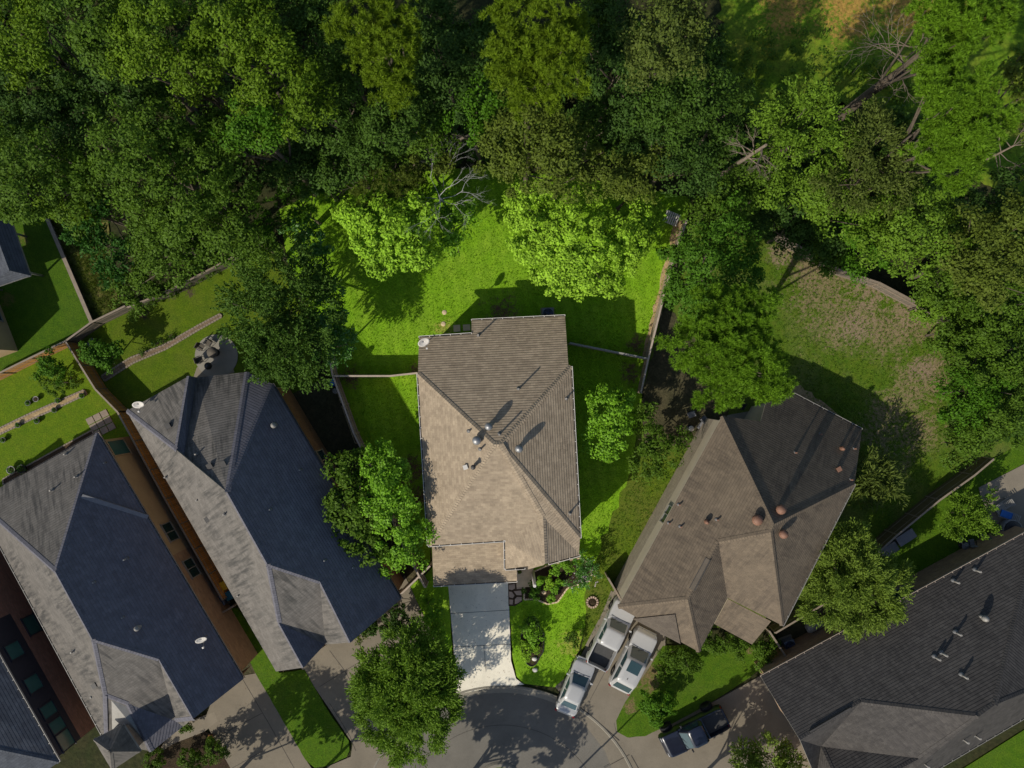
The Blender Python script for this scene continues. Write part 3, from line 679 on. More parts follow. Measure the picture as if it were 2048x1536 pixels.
kb = MB(); a = on(NR, 1, 164, 992); b = on(NR, 1, 296, 1034); kb.bar(a+Vector((0, 0, .03)), b+Vector((0, 0, .03)), .34, .12); kb.build('ridge_cap', M['greybox'], rm)
w = inset([P(*q) for q in ((-60, 1000, he), (195, 866, he), (341, 1112, he), (487, 1358, he), (303, 1503, he), (212, 1484, he))], .45)
sg = [(w[i], w[(i+1) % 6], 0, w[i].z-.15, w[(i+1) % 6].z-.15) for i in range(6)]
wallmesh(H, [sg[0], sg[1]], M['tanwall'], label='smooth tan side wall'); wallmesh(H, sg[2:], M['brick'], label='brick wall')
window(H, w[1], w[2], .08, 1.3, 1.2, 3.6, M['tanwall'], M['glass_teal'], 0); window(H, w[1], w[2], .83, 1.5, 1.5, 3.0, M['white_dim'], M['glass'])
window(H, w[2], w[3], .15, 1.5, 1.5, 3.0, M['white_dim'], M['glass'])
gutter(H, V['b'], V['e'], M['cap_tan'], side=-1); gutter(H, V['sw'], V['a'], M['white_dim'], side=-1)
for i, x, y, k in ((0, 134, 908, 'p'), (0, 155, 953, 'p'), (0, 106, 980, 'p'), (1, 209, 926, 's'), (1, 252, 1118, 'p'), (1, 187, 1165, 's'), (1, 245, 1235, 's'), (1, 280, 1253, 'd'), (2, 148, 1302, 'p'), (2, 191, 1370, 'b'), (2, 183, 1394, 's')):
    p = on(NR, i, x, y)
    if k == 'p': vent_pipe(rm, p, .4, .06)
    elif k == 'b': boxvent(rm, p, .5, .3, M['pipe_dark'])
    elif k == 's': vent_pipe(rm, p, .15, .045, M['white_dim'])
    else: turbine(rm, p, .13, .2, M['white_dim'])
gable(H, V, ['sw', 'kk', 've', 'c2', 'e'], M['brick'])
# entry tower
tv = dict(n=(246, 1449, 7.2), w=(187, 1479, 7.2), s=(224, 1541, 7.2), e=(281, 1503, 7.2), t=(220, 1503, 9.0))
make_roof(H, tv, [['n', 't', 'w'], ['w', 't', 's'], ['s', 't', 'e'], ['e', 't', 'n']], M['sh_grey2'], M['white_dim'], name='tower_roof', label='small pyramid roof of the entry tower')
tw = inset([P(*tv[k]) for k in 'nwse'], .3); wallmesh(H, [(tw[i], tw[(i+1) % 4], 0, 7.05, 7.05) for i in range(4)], M['brick'], name='tower_wall')
rebase(H)

# ---- corner house, bottom left
H = house('house', {}, 'house cut off at the bottom left corner, navy upper wall over red brick')
A = P(-150, 1052, 6.2); B = P(118, 1524, 6.2)
v = dict(a=(-150, 1052, 6.2), b=(118, 1524, 6.2), c=(-50, 1640, 6.2), d=(-420, 1250, 6.2), t=(-140, 1470, 9), t2=(-250, 1260, 9))
rm, V, NR = make_roof(H, v, [['a', 'b', 't', 't2'], ['b', 'c', 't'], ['a', 't2', 'd'], ['d', 't2', 't', 'c']], M['sh_slate'], M['white_dim'])
w = inset([P(-150, 1052, 6.2), P(118, 1524, 6.2), P(-50, 1640, 6.2), P(-420, 1250, 6.2)], .3)
mid = w[0].lerp(w[1], .42)
wallmesh(H, [(w[0], mid, 0, 6, 6), (mid, w[1], 0, 2.9, 2.9)]+[(w[i], w[(i+1) % 4], 0, 6, 6) for i in (1, 2, 3)], M['brick_red'], label='red brick wall')
wallmesh(H, [(mid, w[1], 2.9, 6, 6)], M['navy'], name='upper_wall', label='navy upper siding')
for t_, wd in ((.56, 1.2), (.71, 1.2), (.83, 1.0), (.9, 1.0), (.965, 1.3)):
    window(H, w[0], w[1], t_, wd, 3.6, 5.1, M['navy'], M['glass_teal'], 0)
window(H, w[0], w[1], .5, 1.5, .9, 2.3, M['navy'], M['glass_teal'], 0)
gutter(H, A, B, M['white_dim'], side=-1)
rebase(H)

# ---- tan-roofed house on the right
H = house('house', {}, 'tan and dark shingled house right of the middle, round clay coloured roof vents')
he = 5.8
Wp = pl3((1445, 832, he), (1236, 1214, he), (1548, 1048, 9.6)); Np = pl3((1445, 832, he), (1709, 968, he), (1548, 1048, 9.6)); Ep = pl3((1709, 968, he), (1565, 1251, he), (1548, 1048, 9.6))
v = dict(nw=(1445, 832, he), n1=hp(Np, 1521, 843), n2=hp(Np, 1531, 808), n3=hp(Np, 1588, 788), ne=hp(Np, 1724, 859), e0=(1709, 968, he), t=(1548, 1048, 9.6), t2=hp(Wp, 1541, 1064), se=(1565, 1251, he), c1=hp(Wp, 1437, 1084), c2=(1455, 1196, he), r1=hp(Wp, 1375, 1198),
         sw=(1236, 1214, he), d1=(1398, 1304, he))
Hp = pl3(v['sw'], v['d1'], v['r1'])
f = [['nw', 'n1', 'n2', 'n3', 'ne', 'e0', 't'], ['nw', 't', 't2', 'c1', 'r1', 'sw'], ['e0', 'se', 't2', 't'], ['t2', 'se', 'c2', 'c1'], ['c1', 'c2', 'd1', 'r1'], ['sw', 'r1', 'd1']]
rm, V, NR = make_roof(H, v, f, M['sh_tan'], M['cream'], capw=.2)
def up(pl, x, y, dz):
    q = hit(x, y, pl[0]+Vector((0, 0, dz)), pl[1]); return (x, y, q.z)
vi = dict(a=up(Hp, 1266, 1238, .12), b=up(Hp, 1350, 1229, .12), c=up(Hp, 1361, 1288, .12))
make_roof(H, vi, [['a', 'b', 'c']], M['sh_tan2'], M['cap_tan'], name='gable_panel', thick=.1)
v2 = dict(a=(1456, 1198, 5.65), b=(1542, 1243, 5.65), c=(1504, 1289, 4.5), d=(1429, 1248, 4.5))
make_roof(H, v2, [['a', 'b', 'c', 'd']], M['sh_tan'], M['cream'], name='porch_roof', label='low porch roof patch')
w = inset([P(*v[k]) for k in ('nw', 'n1', 'n2', 'n3', 'ne', 'e0', 'se', 'c2', 'd1', 'sw')], .38)
wallmesh(H, [(w[i], w[i+1], 0, w[i].z-.25, w[i+1].z-.25) for i in range(9)], M['cream'])
wallmesh(H, [(w[9], w[0], 2.7, w[9].z-.2, w[0].z-.2)], M['cream'], name='upper_wall')
wallmesh(H, [(w[9], w[0], 0, 2.7, 2.7)], M['brick_tan'], name='wall', label='pale brick lower wall')
window(H, w[9], w[0], .47, 1.4, 3.4, 4.9, M['white_dim'], M['glass'])
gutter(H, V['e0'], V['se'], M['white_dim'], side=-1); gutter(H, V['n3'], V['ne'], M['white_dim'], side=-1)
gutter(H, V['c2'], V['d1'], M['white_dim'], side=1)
for i, x, y, r in ((1, 1511, 1038, .26), (0, 1558, 1017, .24), (2, 1563, 1066, .22)):
    turbine(rm, on(NR, i, x, y), r, .22, M['terracotta'])
for i, x, y, k in ((1, 1358, 1009, 0), (1, 1338, 1046, 0), (1, 1361, 1053, 0), (1, 1411, 1042, 1), (1, 1434, 1039, 0), (0, 1640, 868, 0), (0, 1681, 896, 1), (0, 1708, 897, 0), (0, 1676, 938, 2), (0, 1701, 959, 0), (0, 1590, 905, 0)):
    p = on(NR, i, x, y)
    if k == 0: vent_pipe(rm, p, .35, .055, M['terracotta'])
    elif k == 1: turbine(rm, p, .12, .15, M['terracotta'])
    else: boxvent(rm, p, .5, .3, M['terracotta'])
def slot(i, pts):
    mb = MB(); q = [on(NR, i, x, y) for x, y in pts]
    n = NR[i][0]
    mid0 = (q[0]+q[1])/2; mid1 = (q[2]+q[3])/2
    mb.bar(mid0+n*.02, mid1+n*.02, (q[1]-q[0]).length*.8, .08, 0, up=n)
    mb.bar(q[1]+n*.012, q[2]+n*.012, .05, .03, 1, up=n); mb.bar(q[0]+n*.012, q[3]+n*.012, .05, .03, 1, up=n); mb.bar(q[0]+n*.012, q[1]+n*.012, .05, .03, 1, up=n)
    mb.build('ridge_vent', [M['slot'], M['pipe_dark']], rm)
slot(1, [(1412, 1115), (1421, 1120), (1389, 1182), (1379, 1176)]); slot(5, [(1335, 1238), (1344, 1242), (1328, 1272), (1320, 1265)])
rebase(H)

# ---- charcoal-roofed house, bottom right
H = house('house', {}, 'charcoal roofed house filling the bottom right corner with white guttering')
NWp = pl3((1522, 1354, 3.6), (2080, 1051, 3.6), (1957, 1433, 9.6))
v = dict(w=(1522, 1354, 3.6), n=(2080, 1051, 3.6), c=(1957, 1433, 9.6), d=hp(NWp, 1990, 1409), d2=hp(NWp, 2062, 1110), b=hp(NWp, 1722, 1404), a=hp(NWp, 1600, 1480), e=(2330, 1270, 3.6), se=(1700, 1640, 3.6))
v['f'] = (1838, 1517, v['b'][2]); v['g'] = (1690, 1597, v['b'][2]); SWp = pl3(v['b'], v['c'], v['f']); v['v0'] = hp(SWp, 1642, 1493); v['ve'] = (1632, 1556, v['v0'][2]-.2)
f = [['w', 'n', 'd2', 'd', 'c', 'b', 'a'], ['b', 'c', 'f', 'v0'], ['a', 'b', 'v0'], ['a', 'v0', 've'], ['v0', 'f', 'g'], ['v0', 'g', 've'], ['c', 'd', 'e', 'se', 'g', 'f'], ['d', 'd2', 'n', 'e']]
rm, V, NR = make_roof(H, v, f, M['sh_dark'], M['white_dim'], capw=.2)
w = inset([P(*q) for q in ((1522, 1354, 3.6), (2080, 1051, 3.6), (2330, 1270, 3.6), (1700, 1640, 3.6), (1612, 1500, 3.6))], .45)
wallmesh(H, [(w[i], w[(i+1) % 5], 0, 3.4, 3.4) for i in range(5)], M['brick'])
window(H, w[0], w[1], .54, 1.6, 1.0, 2.6, M['white_dim'], M['glass'], 0)
gutter(H, V['w'], V['n'], M['cap_light'], side=-1); gutter(H, V['e'], V['se'], M['white_dim'], side=-1)
for i, x, y, k in ((0, 1962, 1233, 1), (0, 1912, 1265, 0), (0, 1870, 1314, 0), (0, 1884, 1306, 0), (0, 1924, 1350, 0), (0, 1908, 1162, 0), (0, 1951, 1140, 0), (6, 1926, 1478, 0), (6, 1950, 1470, 0), (6, 1848, 1526, 0)):
    p = on(NR, i, x, y)
    if k: turbine(rm, p, .16, .3, M['white_dim'])
    else: vent_pipe(rm, p, .65, .075, M['white_dim'])
kb = MB(); kb.bar(on(NR, 0, 1700, 1414)+Vector((0, 0, .1)), on(NR, 0, 1618, 1462)+Vector((0, 0, .1)), .12, .14); kb.build('ridge_dark_bar', M['pipe_dark'], rm); gable(H, V, ['w', 'a', 'v0', 've', 'g'], M['brick'])  # dark bar laid beside the low front ridge, then the gable wall
rebase(H)

# ---- house at the left edge with patio roof
H = house('house', {}, 'tan walled house at the left edge with a pale grey patio roof')
v = dict(a=(-90, 400, 3.0), b=(22, 441, 3.0), c=(61, 551, 3.0), d=(-60, 592, 3.0), r=(19, 541, 3.9), r2=(-20, 436, 3.9), l=(-90, 560, 3.9))
rm, V, NR = make_roof(H, v, [['a', 'b', 'r2'], ['b', 'c', 'r', 'r2'], ['c', 'd', 'r'], ['a', 'r2', 'r', 'd']], M['sh_slate'], M['white_dim'], name='patio_roof')
for x, y in ((2, 458), (36, 540), (-50, 570)):
    p = P(x, y, 3.0); MB().tube([(p.x, p.y, 0), (p.x, p.y, 2.9)], [.09, .09]).build('patio_post', M['white_dim'], H)
c0 = P(38, 702, 0); c1 = P(-4, 594, 0); d = (c1-c0).normalized(); sdv = Vector((d.y, -d.x, 0)); c2 = c1+d*1; c3 = c0+Vector((-9, -3.4, 0))
wallmesh(H, [(c0, c2, 0, 3.6, 3.6), (c2, c2+Vector((-12, -4.5, 0)), 0, 3.6, 3.6), (c3, c0, 0, 3.6, 3.6), (c2+Vector((-12, -4.5, 0)), c3, 0, 3.6, 3.6)], M['tanwall'])
window(H, c0, c2, .55, 1.2, .6, 2.4, M['white_dim'], M['glass'], 0)
mb = MB(); ce = (c0+c2)/2+Vector((-6, -2, 0)); mb.box((ce.x, ce.y, 3.7), (12.6, 5.2, .2), math.atan2(d.y, d.x)+math.pi/2, 0); mb.box((ce.x, ce.y, 4.4), (12.2, 4.9, 1.2), math.atan2(d.y, d.x)+math.pi/2, 0, .35)
mb.build('roof', M['greybox'], H)
rebase(H)

# ---------------------------------------------------------------- fences
def fence(pts, mat, cap, label, h=1.8, base=.05, group=None, postside=0, kick=False, capw=.14, name='fence'):
    """pts: pixel positions of the fence's top rail"""
    w = [P(x, y, h) for x, y in pts]
    root = empty(name, (w[0].x, w[0].y, 0), label, 'fence', group=group); off = Vector((w[0].x, w[0].y, 0))
    segs = []; cp = MB(); rl = MB(); ps = []
    for a, b in zip(w[:-1], w[1:]):
        a0 = a-off; b0 = b-off
        d = (b0-a0).normalized(); n = Vector((d.y, -d.x, 0))
        for s in (.012, -.012):
            segs.append((a0+n*s, b0+n*s, base, h-.02, h-.02))
        cp.bar(a0+Vector((0, 0, .0)), b0+Vector((0, 0, .0)), capw, .04)
        for z in (.25*h, .72*h): rl.bar(a0+n*postside*.05+Vector((0, 0, z-h)), b0+n*postside*.05+Vector((0, 0, z-h)), .05, .09)
        L = (b-a).length; k = max(1, round(L/2.4))
        for i in range(k+1):
            if i == 0 and ps: continue
            ps.append(a0.lerp(b0, i/k)+n*postside*.06)
    wallmesh(root, segs, mat, name='boards'); cp.build('top_rail', cap, root)
    rl.build('rails', cap, root)
    for p in ps:
        MB().box((p.x, p.y, h/2-.02), (.1, .1, h-.06)).build('post', cap, root)
    return root
fence([(835, 746), (780, 752), (667, 752)], M['fence_main'], M['cap_light'], 'pale wooden fence from the middle house to the blue barrel')
fence([(655, 690), (665, 750), (708, 868), (724, 900), (770, 1000), (800, 1080), (850, 1175)], M['fence_main'], M['cap_light'], 'long pale fence left of the middle house with black pots hung on it', postside=-1)
fence([(1140, 686), (1294, 717)], M['fence_main'], M['white_dim'], 'pale grey fence from the middle house toward the soil corner on its right')
fence([(1374, 440), (1352, 500), (1328, 590), (1297, 716), (1282, 785)], M['fence_main'], M['cap_light'], 'wooden side fence running down from the white pallets right of the back lawn', postside=-1)
fence([(470, 512), (440, 528), (340, 580), (255, 615)], M['fence_grey'], M['cap_tan'], 'weathered fence behind the striped garden beds below the forest', postside=1)
fence([(250, 612), (182, 645), (131, 682)], M['fence_grey'], M['cap_tan'], 'dark grey fence piece between the meadow strip and the striped garden beds')
fence([(131, 682), (60, 716), (-60, 775)], M['cedar'], M['cap_tan'], 'brown fence crossing the left edge below the small west lawn')
fence([(131, 683), (190, 778), (235, 824)], M['cedar'], M['cap_tan'], 'short rust brown fence beside the round bush above the dish', capw=.13)
fence([(235, 824), (330, 998), (445, 1200)], M['cedar'], M['cap_tan'], 'long cedar fence between the two grey roofed houses', postside=0, capw=.14)
fence([(90, 428), (183, 645)], M['fence_grey'], M['cap_tan'], 'low tan topped fence along the small west lawn by the meadow strip', capw=.3, h=.6)
fence([(1560, 470), (1680, 540), (1760, 566), (1835, 606), (1900, 640)], M['fence_grey'], M['cap_tan'], 'grey fence at the top of the dry right hand yard', postside=1)
fence([(1988, 918), (1950, 950), (1880, 1000), (1795, 1070), (1762, 1100)], M['fence_olive'], M['cap_tan'], 'dark olive board fence above the grey storage boxes', h=2.0, postside=0, capw=.14)
fence([(1662, 1200), (1551, 1266)], M['fence_olive'], M['cap_tan'], 'fence from the right house corner toward the feathery tree', h=1.8)
fence([(1538, 1262), (1580, 1325)], M['fence_olive'], M['cap_tan'], 'short fence beside the air conditioner of the charcoal roofed house', h=1.8)
fence([(1216, 1156), (1243, 1202)], M['fence_grey'], M['cap_tan'], 'short gate fence above the white pickup', h=1.8, name='gate_fence')
fence([(422, 1238), (468, 1212)], M['fence_grey'], M['cap_tan'], 'small pale fence below the blue air conditioner on the left', h=1.7)
fence([(795, 1195), (860, 1132)], M['fence_main'], M['cap_light'], 'short diagonal fence at the garage corner of the middle house', h=1.7)
# ---------------------------------------------------------------- trees
def quadmesh(name, verts, mat, nper=4):
    me = bpy.data.meshes.new(name); nv = len(verts); nf = nv//nper
    me.vertices.add(nv); me.vertices.foreach_set('co', verts.astype(np.float32).ravel())
    me.loops.add(nv); me.loops.foreach_set('vertex_index', np.arange(nv, dtype=np.int32))
    me.polygons.add(nf); me.polygons.foreach_set('loop_start', np.arange(0, nv, nper, dtype=np.int32)); me.polygons.foreach_set('loop_total', np.full(nf, nper, dtype=np.int32))
    me.update(calc_edges=True); me.materials.append(mat); return me
def unit(a): return a/np.maximum(np.linalg.norm(a, axis=1, keepdims=True), 1e-6)
def clumps(lobes, dens, rc, flat):
    """clump centres spread over uneven ellipsoid lobes; lobes: (x,y,z,r)"""
    out = []
    for (x, y, z, r) in lobes:
        n = max(6, int(dens*2.6*math.pi*r*r/(rc*rc*3.14)))
        d = unit(rng.normal(size=(n, 3))); d[:, 2] = np.abs(d[:, 2])*np.where(rng.random(n) < .22, -.5, 1)
        az = np.arctan2(d[:, 1], d[:, 0]); ph = rng.random(4)*6.28
        edge = 1+.14*np.sin(3*az+ph[0])+.11*np.sin(5*az+ph[1])+.07*np.sin(9*az+ph[2])
        rad = r*edge*(.72+.28*rng.random(n)**.6); inner = rng.random(n) < .22; rad[inner] *= .6
        p = d*rad[:, None]; p[:, 2] *= flat
        out.append(np.column_stack([p+np.array([x, y, z]), unit(p)]))
    return np.vstack(out)
def leaves(cl, k, size, rc, up=.55, aspect=.55, jitter=.8):
    n = len(cl)*k; c = np.repeat(cl, k, axis=0)
    q = unit(rng.normal(size=(n, 3)))*(rng.random(n)**.45)[:, None]*rc*np.repeat(.6+.7*rng.random(len(cl)), k)[:, None]; q[:, 2] *= .6
    pos = c[:, :3]+q
    nr = unit(c[:, 3:]*.35+unit(q)*.35+np.array([0, 0, up])+rng.normal(size=(n, 3))*jitter*.55)
    t = unit(np.cross(nr, rng.normal(size=(n, 3)))); b = np.cross(nr, t)
    s = size*(.6+.8*rng.random(n))[:, None]
    v = np.stack([pos-t*s, pos-b*s*aspect-t*s*.1+nr*s*.12, pos+t*s, pos+b*s*aspect-t*s*.1+nr*s*.12], axis=1)
    return v.reshape(-1, 3)
def needles(cl, k, blades, L, wd, rc):
    """rosettes of needles at twig ends"""
    n = len(cl)*k; c = np.repeat(cl, k, axis=0)
    q = unit(rng.normal(size=(n, 3)))*(rng.random(n)**.4)[:, None]*rc; q[:, 2] *= .5
    pos = c[:, :3]+q; ax = unit(c[:, 3:]*.6+np.array([0, 0, .75])+rng.normal(size=(n, 3))*.3)
    pos = np.repeat(pos, blades, axis=0); ax = np.repeat(ax, blades, axis=0); m = len(pos)
    d = unit(ax*.45+rng.normal(size=(m, 3))*.75); sgn = np.sum(d*ax, axis=1) < -.1; d[sgn] *= -1
    w = unit(np.cross(d, np.array([0, 0, 1.0])+rng.normal(size=(m, 3))*.45)); LL = L*(.7+.5*rng.random(m))[:, None]
    v = np.stack([pos, pos+d*LL*.45+w*wd, pos+d*LL, pos+d*LL*.45-w*wd], axis=1)
    return v.reshape(-1, 3)
def sprigs(cl, k, L, wd, rc, droop=.3, lv=5):
    """long leafy shoots that stand out from the crown"""
    n = len(cl)*k; c = np.repeat(cl, k, axis=0)
    pos = c[:, :3]+unit(rng.normal(size=(n, 3)))*rc*(rng.random(n)**.5)[:, None]
    d = unit(c[:, 3:]*.9+np.array([0, 0, .35])+rng.normal(size=(n, 3))*.35)
    out = []
    for j in range(lv):
        t = (j+.5)/lv; base = pos+d*L*t+np.array([0, 0, -droop*L])*t*t
        dd = unit(d+np.array([0, 0, -droop*2*t])+rng.normal(size=(n, 3))*.45); w = unit(np.cross(dd, rng.normal(size=(n, 3))))
        w = unit(np.cross(dd, np.array([0, 0, 1.0])+rng.normal(size=(n, 3))*.5)); l = L*.38*(.7+.6*rng.random(n))[:, None]
        out.append(np.stack([base, base+dd*l*.5+w*wd, base+dd*l, base+dd*l*.5-w*wd], axis=1))
    return np.concatenate(out).reshape(-1, 3)
def limbs(mb, base, top, r0, lobes, rr, n=2):
    mid = base.lerp(top, .55)+Vector((rr.uniform(-.3, .3), rr.uniform(-.3, .3), 0))
    mb.tube([base, base+Vector((0, 0, .3)), mid, top], [r0*1.5, r0*1.05, r0*.7, r0*.3], 9)
    for (x, y, z, r) in lobes:
        for k in range(n):
            e = Vector((x+rr.uniform(-.7, .7)*r, y+rr.uniform(-.7, .7)*r, z+rr.uniform(.0, .45)*r))
            s = base.lerp(top, rr.uniform(.4, .8)); m = s.lerp(e, .55)+Vector((rr.uniform(-.3, .3), rr.uniform(-.3, .3), -.1*r))
            mb.tube([s, m, e], [r0*.42, r0*.25, .02], 6)
def tree(label, lobes, mat, kind='leaf', cat='tree', name='tree', group=None, size=.15, rc=.62, k=58, dens=1.0, flat=.7, ground=0.05, bark='bark', extra=None, L=.5, droop=.3, up=.55, r0=None, base=None, nl=2):
    """lobes: (px, py, radius px, crown height m)"""
    lb = []
    for (x, y, r, h) in lobes:
        p = P(x, y, h); lb.append((p.x, p.y, p.z, r/FPX*(CH-h)))
    tot = sum(l[3]**2 for l in lb); cx = sum(l[0]*l[3]**2 for l in lb)/tot; cy = sum(l[1]*l[3]**2 for l in lb)/tot; cz = sum(l[2]*l[3]**2 for l in lb)/tot
    if base: bb = P(*base); gx, gy = bb.x, bb.y
    else: gx, gy = cx, cy
    root = empty(name, (gx, gy, 0), label, cat, group=group)
    lb = [(a-gx, b-gy, c, r) for a, b, c, r in lb]
    cl = clumps(lb, dens, rc, flat)
    if kind == 'leaf': v = leaves(cl, k, size, rc, up)
    elif kind == 'pine': v = needles(cl, max(2, int(k)), 30, .29, .017, rc)
    elif kind == 'sprig': v = sprigs(cl, k, L, size, rc, droop)
    v[:, 2] = np.maximum(v[:, 2], ground+.02)
    o = bpy.data.objects.new('crown', quadmesh('crown', v, LM[mat])); link(o, root)
    rr = random.Random(int(abs(gx)*100+abs(gy)*10))
    mb = MB(); rt = r0 or max(.03, .035*max(l[3] for l in lb)+.012*cz)
    limbs(mb, Vector((0, 0, ground-.05)), Vector((cx-gx, cy-gy, cz+.1)), rt, lb, rr, nl); mb.build('trunk', M[bark], root)
    return root
def bare(label, px, py, h, r, spread, mat='bark_white', name='bare_tree', cat='dead tree', up0=2.0, lean=(0, 0), fan=None, lv=4, topf=1.0, ground=0.0):
    """leafless tree: trunk forking into ever thinner twigs"""
    p = P(px, py, h); base = Vector((p.x+lean[0], p.y+lean[1], ground)); root = empty(name, (base.x, base.y, 0), label, cat)
    rr = random.Random(int(px*3+py)); mb = MB(); br = MB()
    top = Vector((p.x-base.x, p.y-base.y, h)); st = Vector((0, 0, ground-.05)); mid = st.lerp(top, .5)+Vector((rr.uniform(-.2, .2), rr.uniform(-.2, .2), 0))
    mb.tube([st, mid, top], [r*1.3, r, r*.55], 8)
    def go(s, d, L, rad, lev):
        e = s+d*L; m = s.lerp(e, .5)+Vector((rr.uniform(-1, 1), rr.uniform(-1, 1), rr.uniform(-.5, .5)))*L*.09
        br.tube([s, m, e], [rad, rad*.7, rad*.42], 5, cap=False)
        if lev <= 0: return
        for i in range(rr.choice((2, 3, 3))):
            nd = (d+Vector((rr.uniform(-1, 1), rr.uniform(-1, 1), rr.uniform(-.5, .6)))*.75).normalized()
            go(m.lerp(e, rr.uniform(.1, 1)), nd, L*rr.uniform(.55, .8), rad*.55, lev-1)
    nb = 9
    for i in range(nb):
        a = 2*math.pi*i/nb+rr.uniform(-.3, .3)
        if fan: a = fan[0]+(fan[1]-fan[0])*i/(nb-1)
        d = Vector((math.cos(a), math.sin(a), rr.uniform(.1, .7))).normalized()
        go(mid.lerp(top, rr.uniform(1-topf*.6, 1)), d, spread*rr.uniform(.35, .55), r*.38, lv-1)
    mb.build('trunk', M[mat], root); br.build('branches', M[mat], root); return root
T = tree
G1 = 'forest trees behind the gardens'
F = dict(group=G1, k=112, rc=.66, size=.102)
T('yellow green tree cut by the top left corner', [(30, 60, 80, 15), (80, 20, 60, 15), (20, 130, 55, 13)], 'yellow', **F)
T('tree at the top edge, second from the top left corner', [(180, 30, 75, 15), (215, 90, 60, 14)], 'forest', **F)
T('broad crowned tree at the top edge above the first dark forest gap', [(320, 60, 90, 16), (270, 110, 60, 15), (370, 130, 55, 15)], 'yellow', **F)
T('tree at the top edge right of the broad crown, with bright clumped foliage', [(480, 40, 85, 16), (540, 80, 60, 16), (430, 110, 60, 15)], 'yellow', **F)
T('tree with layered light clumps just left of the second dark gap in the forest', [(550, 150, 80, 16), (600, 210, 62, 15), (520, 220, 60, 14)], 'yellow', **F)
T('dark dense tree at the left edge under the yellow green corner tree', [(70, 190, 85, 12), (140, 240, 65, 12), (30, 250, 55, 12)], 'deep', **F)
T('long dark crowned tree in the middle of the left forest', [(180, 200, 60, 10), (230, 150, 60, 12)], 'deep', **F)
T('wide tree at the left edge above the patio roofed house', [(70, 340, 100, 13), (30, 400, 60, 12), (140, 380, 60, 12)], 'forest', **F)
T('large oak crown right of the left edge tree, above the fern like pine', [(270, 300, 95, 14), (330, 250, 60, 14), (230, 360, 50, 13)], 'forest', **F)
T('dense crown in the middle of the left forest, above the striped garden beds', [(360, 380, 95, 13), (420, 320, 65, 13), (310, 430, 60, 11)], 'forest', **F)
T('low dark tree overhanging the weathered garden fence', [(330, 500, 75, 8), (400, 460, 60, 9), (300, 545, 40, 5)], 'forest', **F)
T('tree hanging over the right end of the weathered garden fence', [(460, 440, 75, 11), (500, 500, 50, 9)], 'forest', **F)
T('bright clumpy tree in the forest centre left, jutting down into the dark gap', [(510, 250, 60, 15), (470, 290, 40, 13), (545, 270, 38, 13)], 'green', **F)
T('tree left of the grey blue gap at the top edge', [(630, 70, 70, 14), (610, 20, 60, 14)], 'dark', **F)
T('dark tree beside the second forest gap', [(650, 250, 65, 11), (690, 200, 50, 12)], 'dark', **F)
T('slim olive pine at the top edge left of the big puffy pine', [(720, 50, 62, 17), (790, 60, 60, 17), (775, 130, 60, 17), (790, 180, 45, 16)], 'pine', kind='pine', group=G1, k=8, rc=.5, dens=1.3)
T('dark tree between the two olive puffy pines', [(890, 100, 75, 12), (860, 30, 60, 12), (900, 180, 55, 11)], 'deep', **F)
T('leafy tree under the slim olive pine', [(790, 240, 60, 12), (850, 220, 50, 11), (740, 260, 45, 11)], 'dark', **F)
T('small bright tree in the middle of the forest near the fallen log', [(860, 280, 42, 9), (830, 260, 30, 9)], 'forest', **F)
T('big olive puffy pine at the top centre', [(1060, 60, 80, 18), (1010, 120, 60, 18), (1110, 130, 68, 18), (1060, 170, 62, 17), (1130, 70, 45, 17)], 'pine', kind='pine', group=G1, k=8, rc=.5, dens=1.4)
T('dark green tree just left of the olive brown pair', [(960, 200, 48, 11), (930, 250, 45, 10)], 'green', **F)
T('olive brown tree above the big bright crown', [(1060, 250, 68, 12), (1000, 300, 55, 11), (1110, 280, 55, 12)], 'olive', **F)
T('olive brown tree touching the top of the big bright crown', [(1130, 310, 80, 11), (1040, 340, 52, 10), (1200, 340, 50, 10)], 'olive', **F)
T('dull olive tree at the top right of the big bright crown', [(1250, 370, 44, 9), (1290, 345, 50, 9)], 'olive', **F)
T('tall light green tree at the top edge right of centre', [(1330, 60, 80, 16), (1370, 20, 50, 16), (1290, 110, 55, 15), (1360, 120, 45, 14)], 'grey', **F)
T('dark tree left of the tall light green tree', [(1230, 140, 65, 11), (1210, 60, 60, 12), (1260, 210, 55, 10)], 'deep', **F)
T('deep green tree below the tall light green tree', [(1330, 210, 60, 11), (1400, 190, 60, 11), (1370, 260, 50, 10)], 'dark', **F)
T('dark tree between the bright crown and the leaning dead trunk', [(1350, 320, 65, 9), (1290, 280, 50, 9), (1400, 340, 45, 9)], 'deep', **F)
T('sparse dark tree on the edge of the clearing', [(1440, 260, 50, 8), (1460, 190, 42, 8)], 'dark', **F)
T('layered tree right of the leaning dead trunk', [(1600, 240, 70, 12), (1560, 290, 50, 11), (1650, 290, 50, 11), (1650, 230, 35, 12)], 'willow', kind='sprig', group=G1, k=24, rc=.6, L=.5, size=.055)
T('grey green feathery tree in the middle of the right forest', [(1740, 300, 65, 12), (1700, 360, 60, 11), (1780, 360, 50, 11)], 'grey', kind='sprig', group=G1, k=26, rc=.6, L=.5, size=.05)
T('bright olive tree under the grey green feathery one', [(1640, 370, 55, 9), (1690, 430, 50, 9), (1620, 410, 35, 8)], 'willow', **F)
T('puffy bright pine in the top right corner, upper of the two', [(1900, 50, 75, 18), (1960, 40, 60, 17), (1900, 100, 45, 17), (1870, 20, 40, 17)], 'pineb', kind='pine', group=G1, k=8, rc=.5, dens=1.4)
T('large puffy bright pine on the right, lower of the two', [(1900, 190, 75, 18), (1940, 250, 75, 18), (1890, 300, 62, 17), (1920, 340, 45, 16), (1870, 150, 40, 17)], 'pineb', kind='pine', group=G1, k=8, rc=.5, dens=1.4)
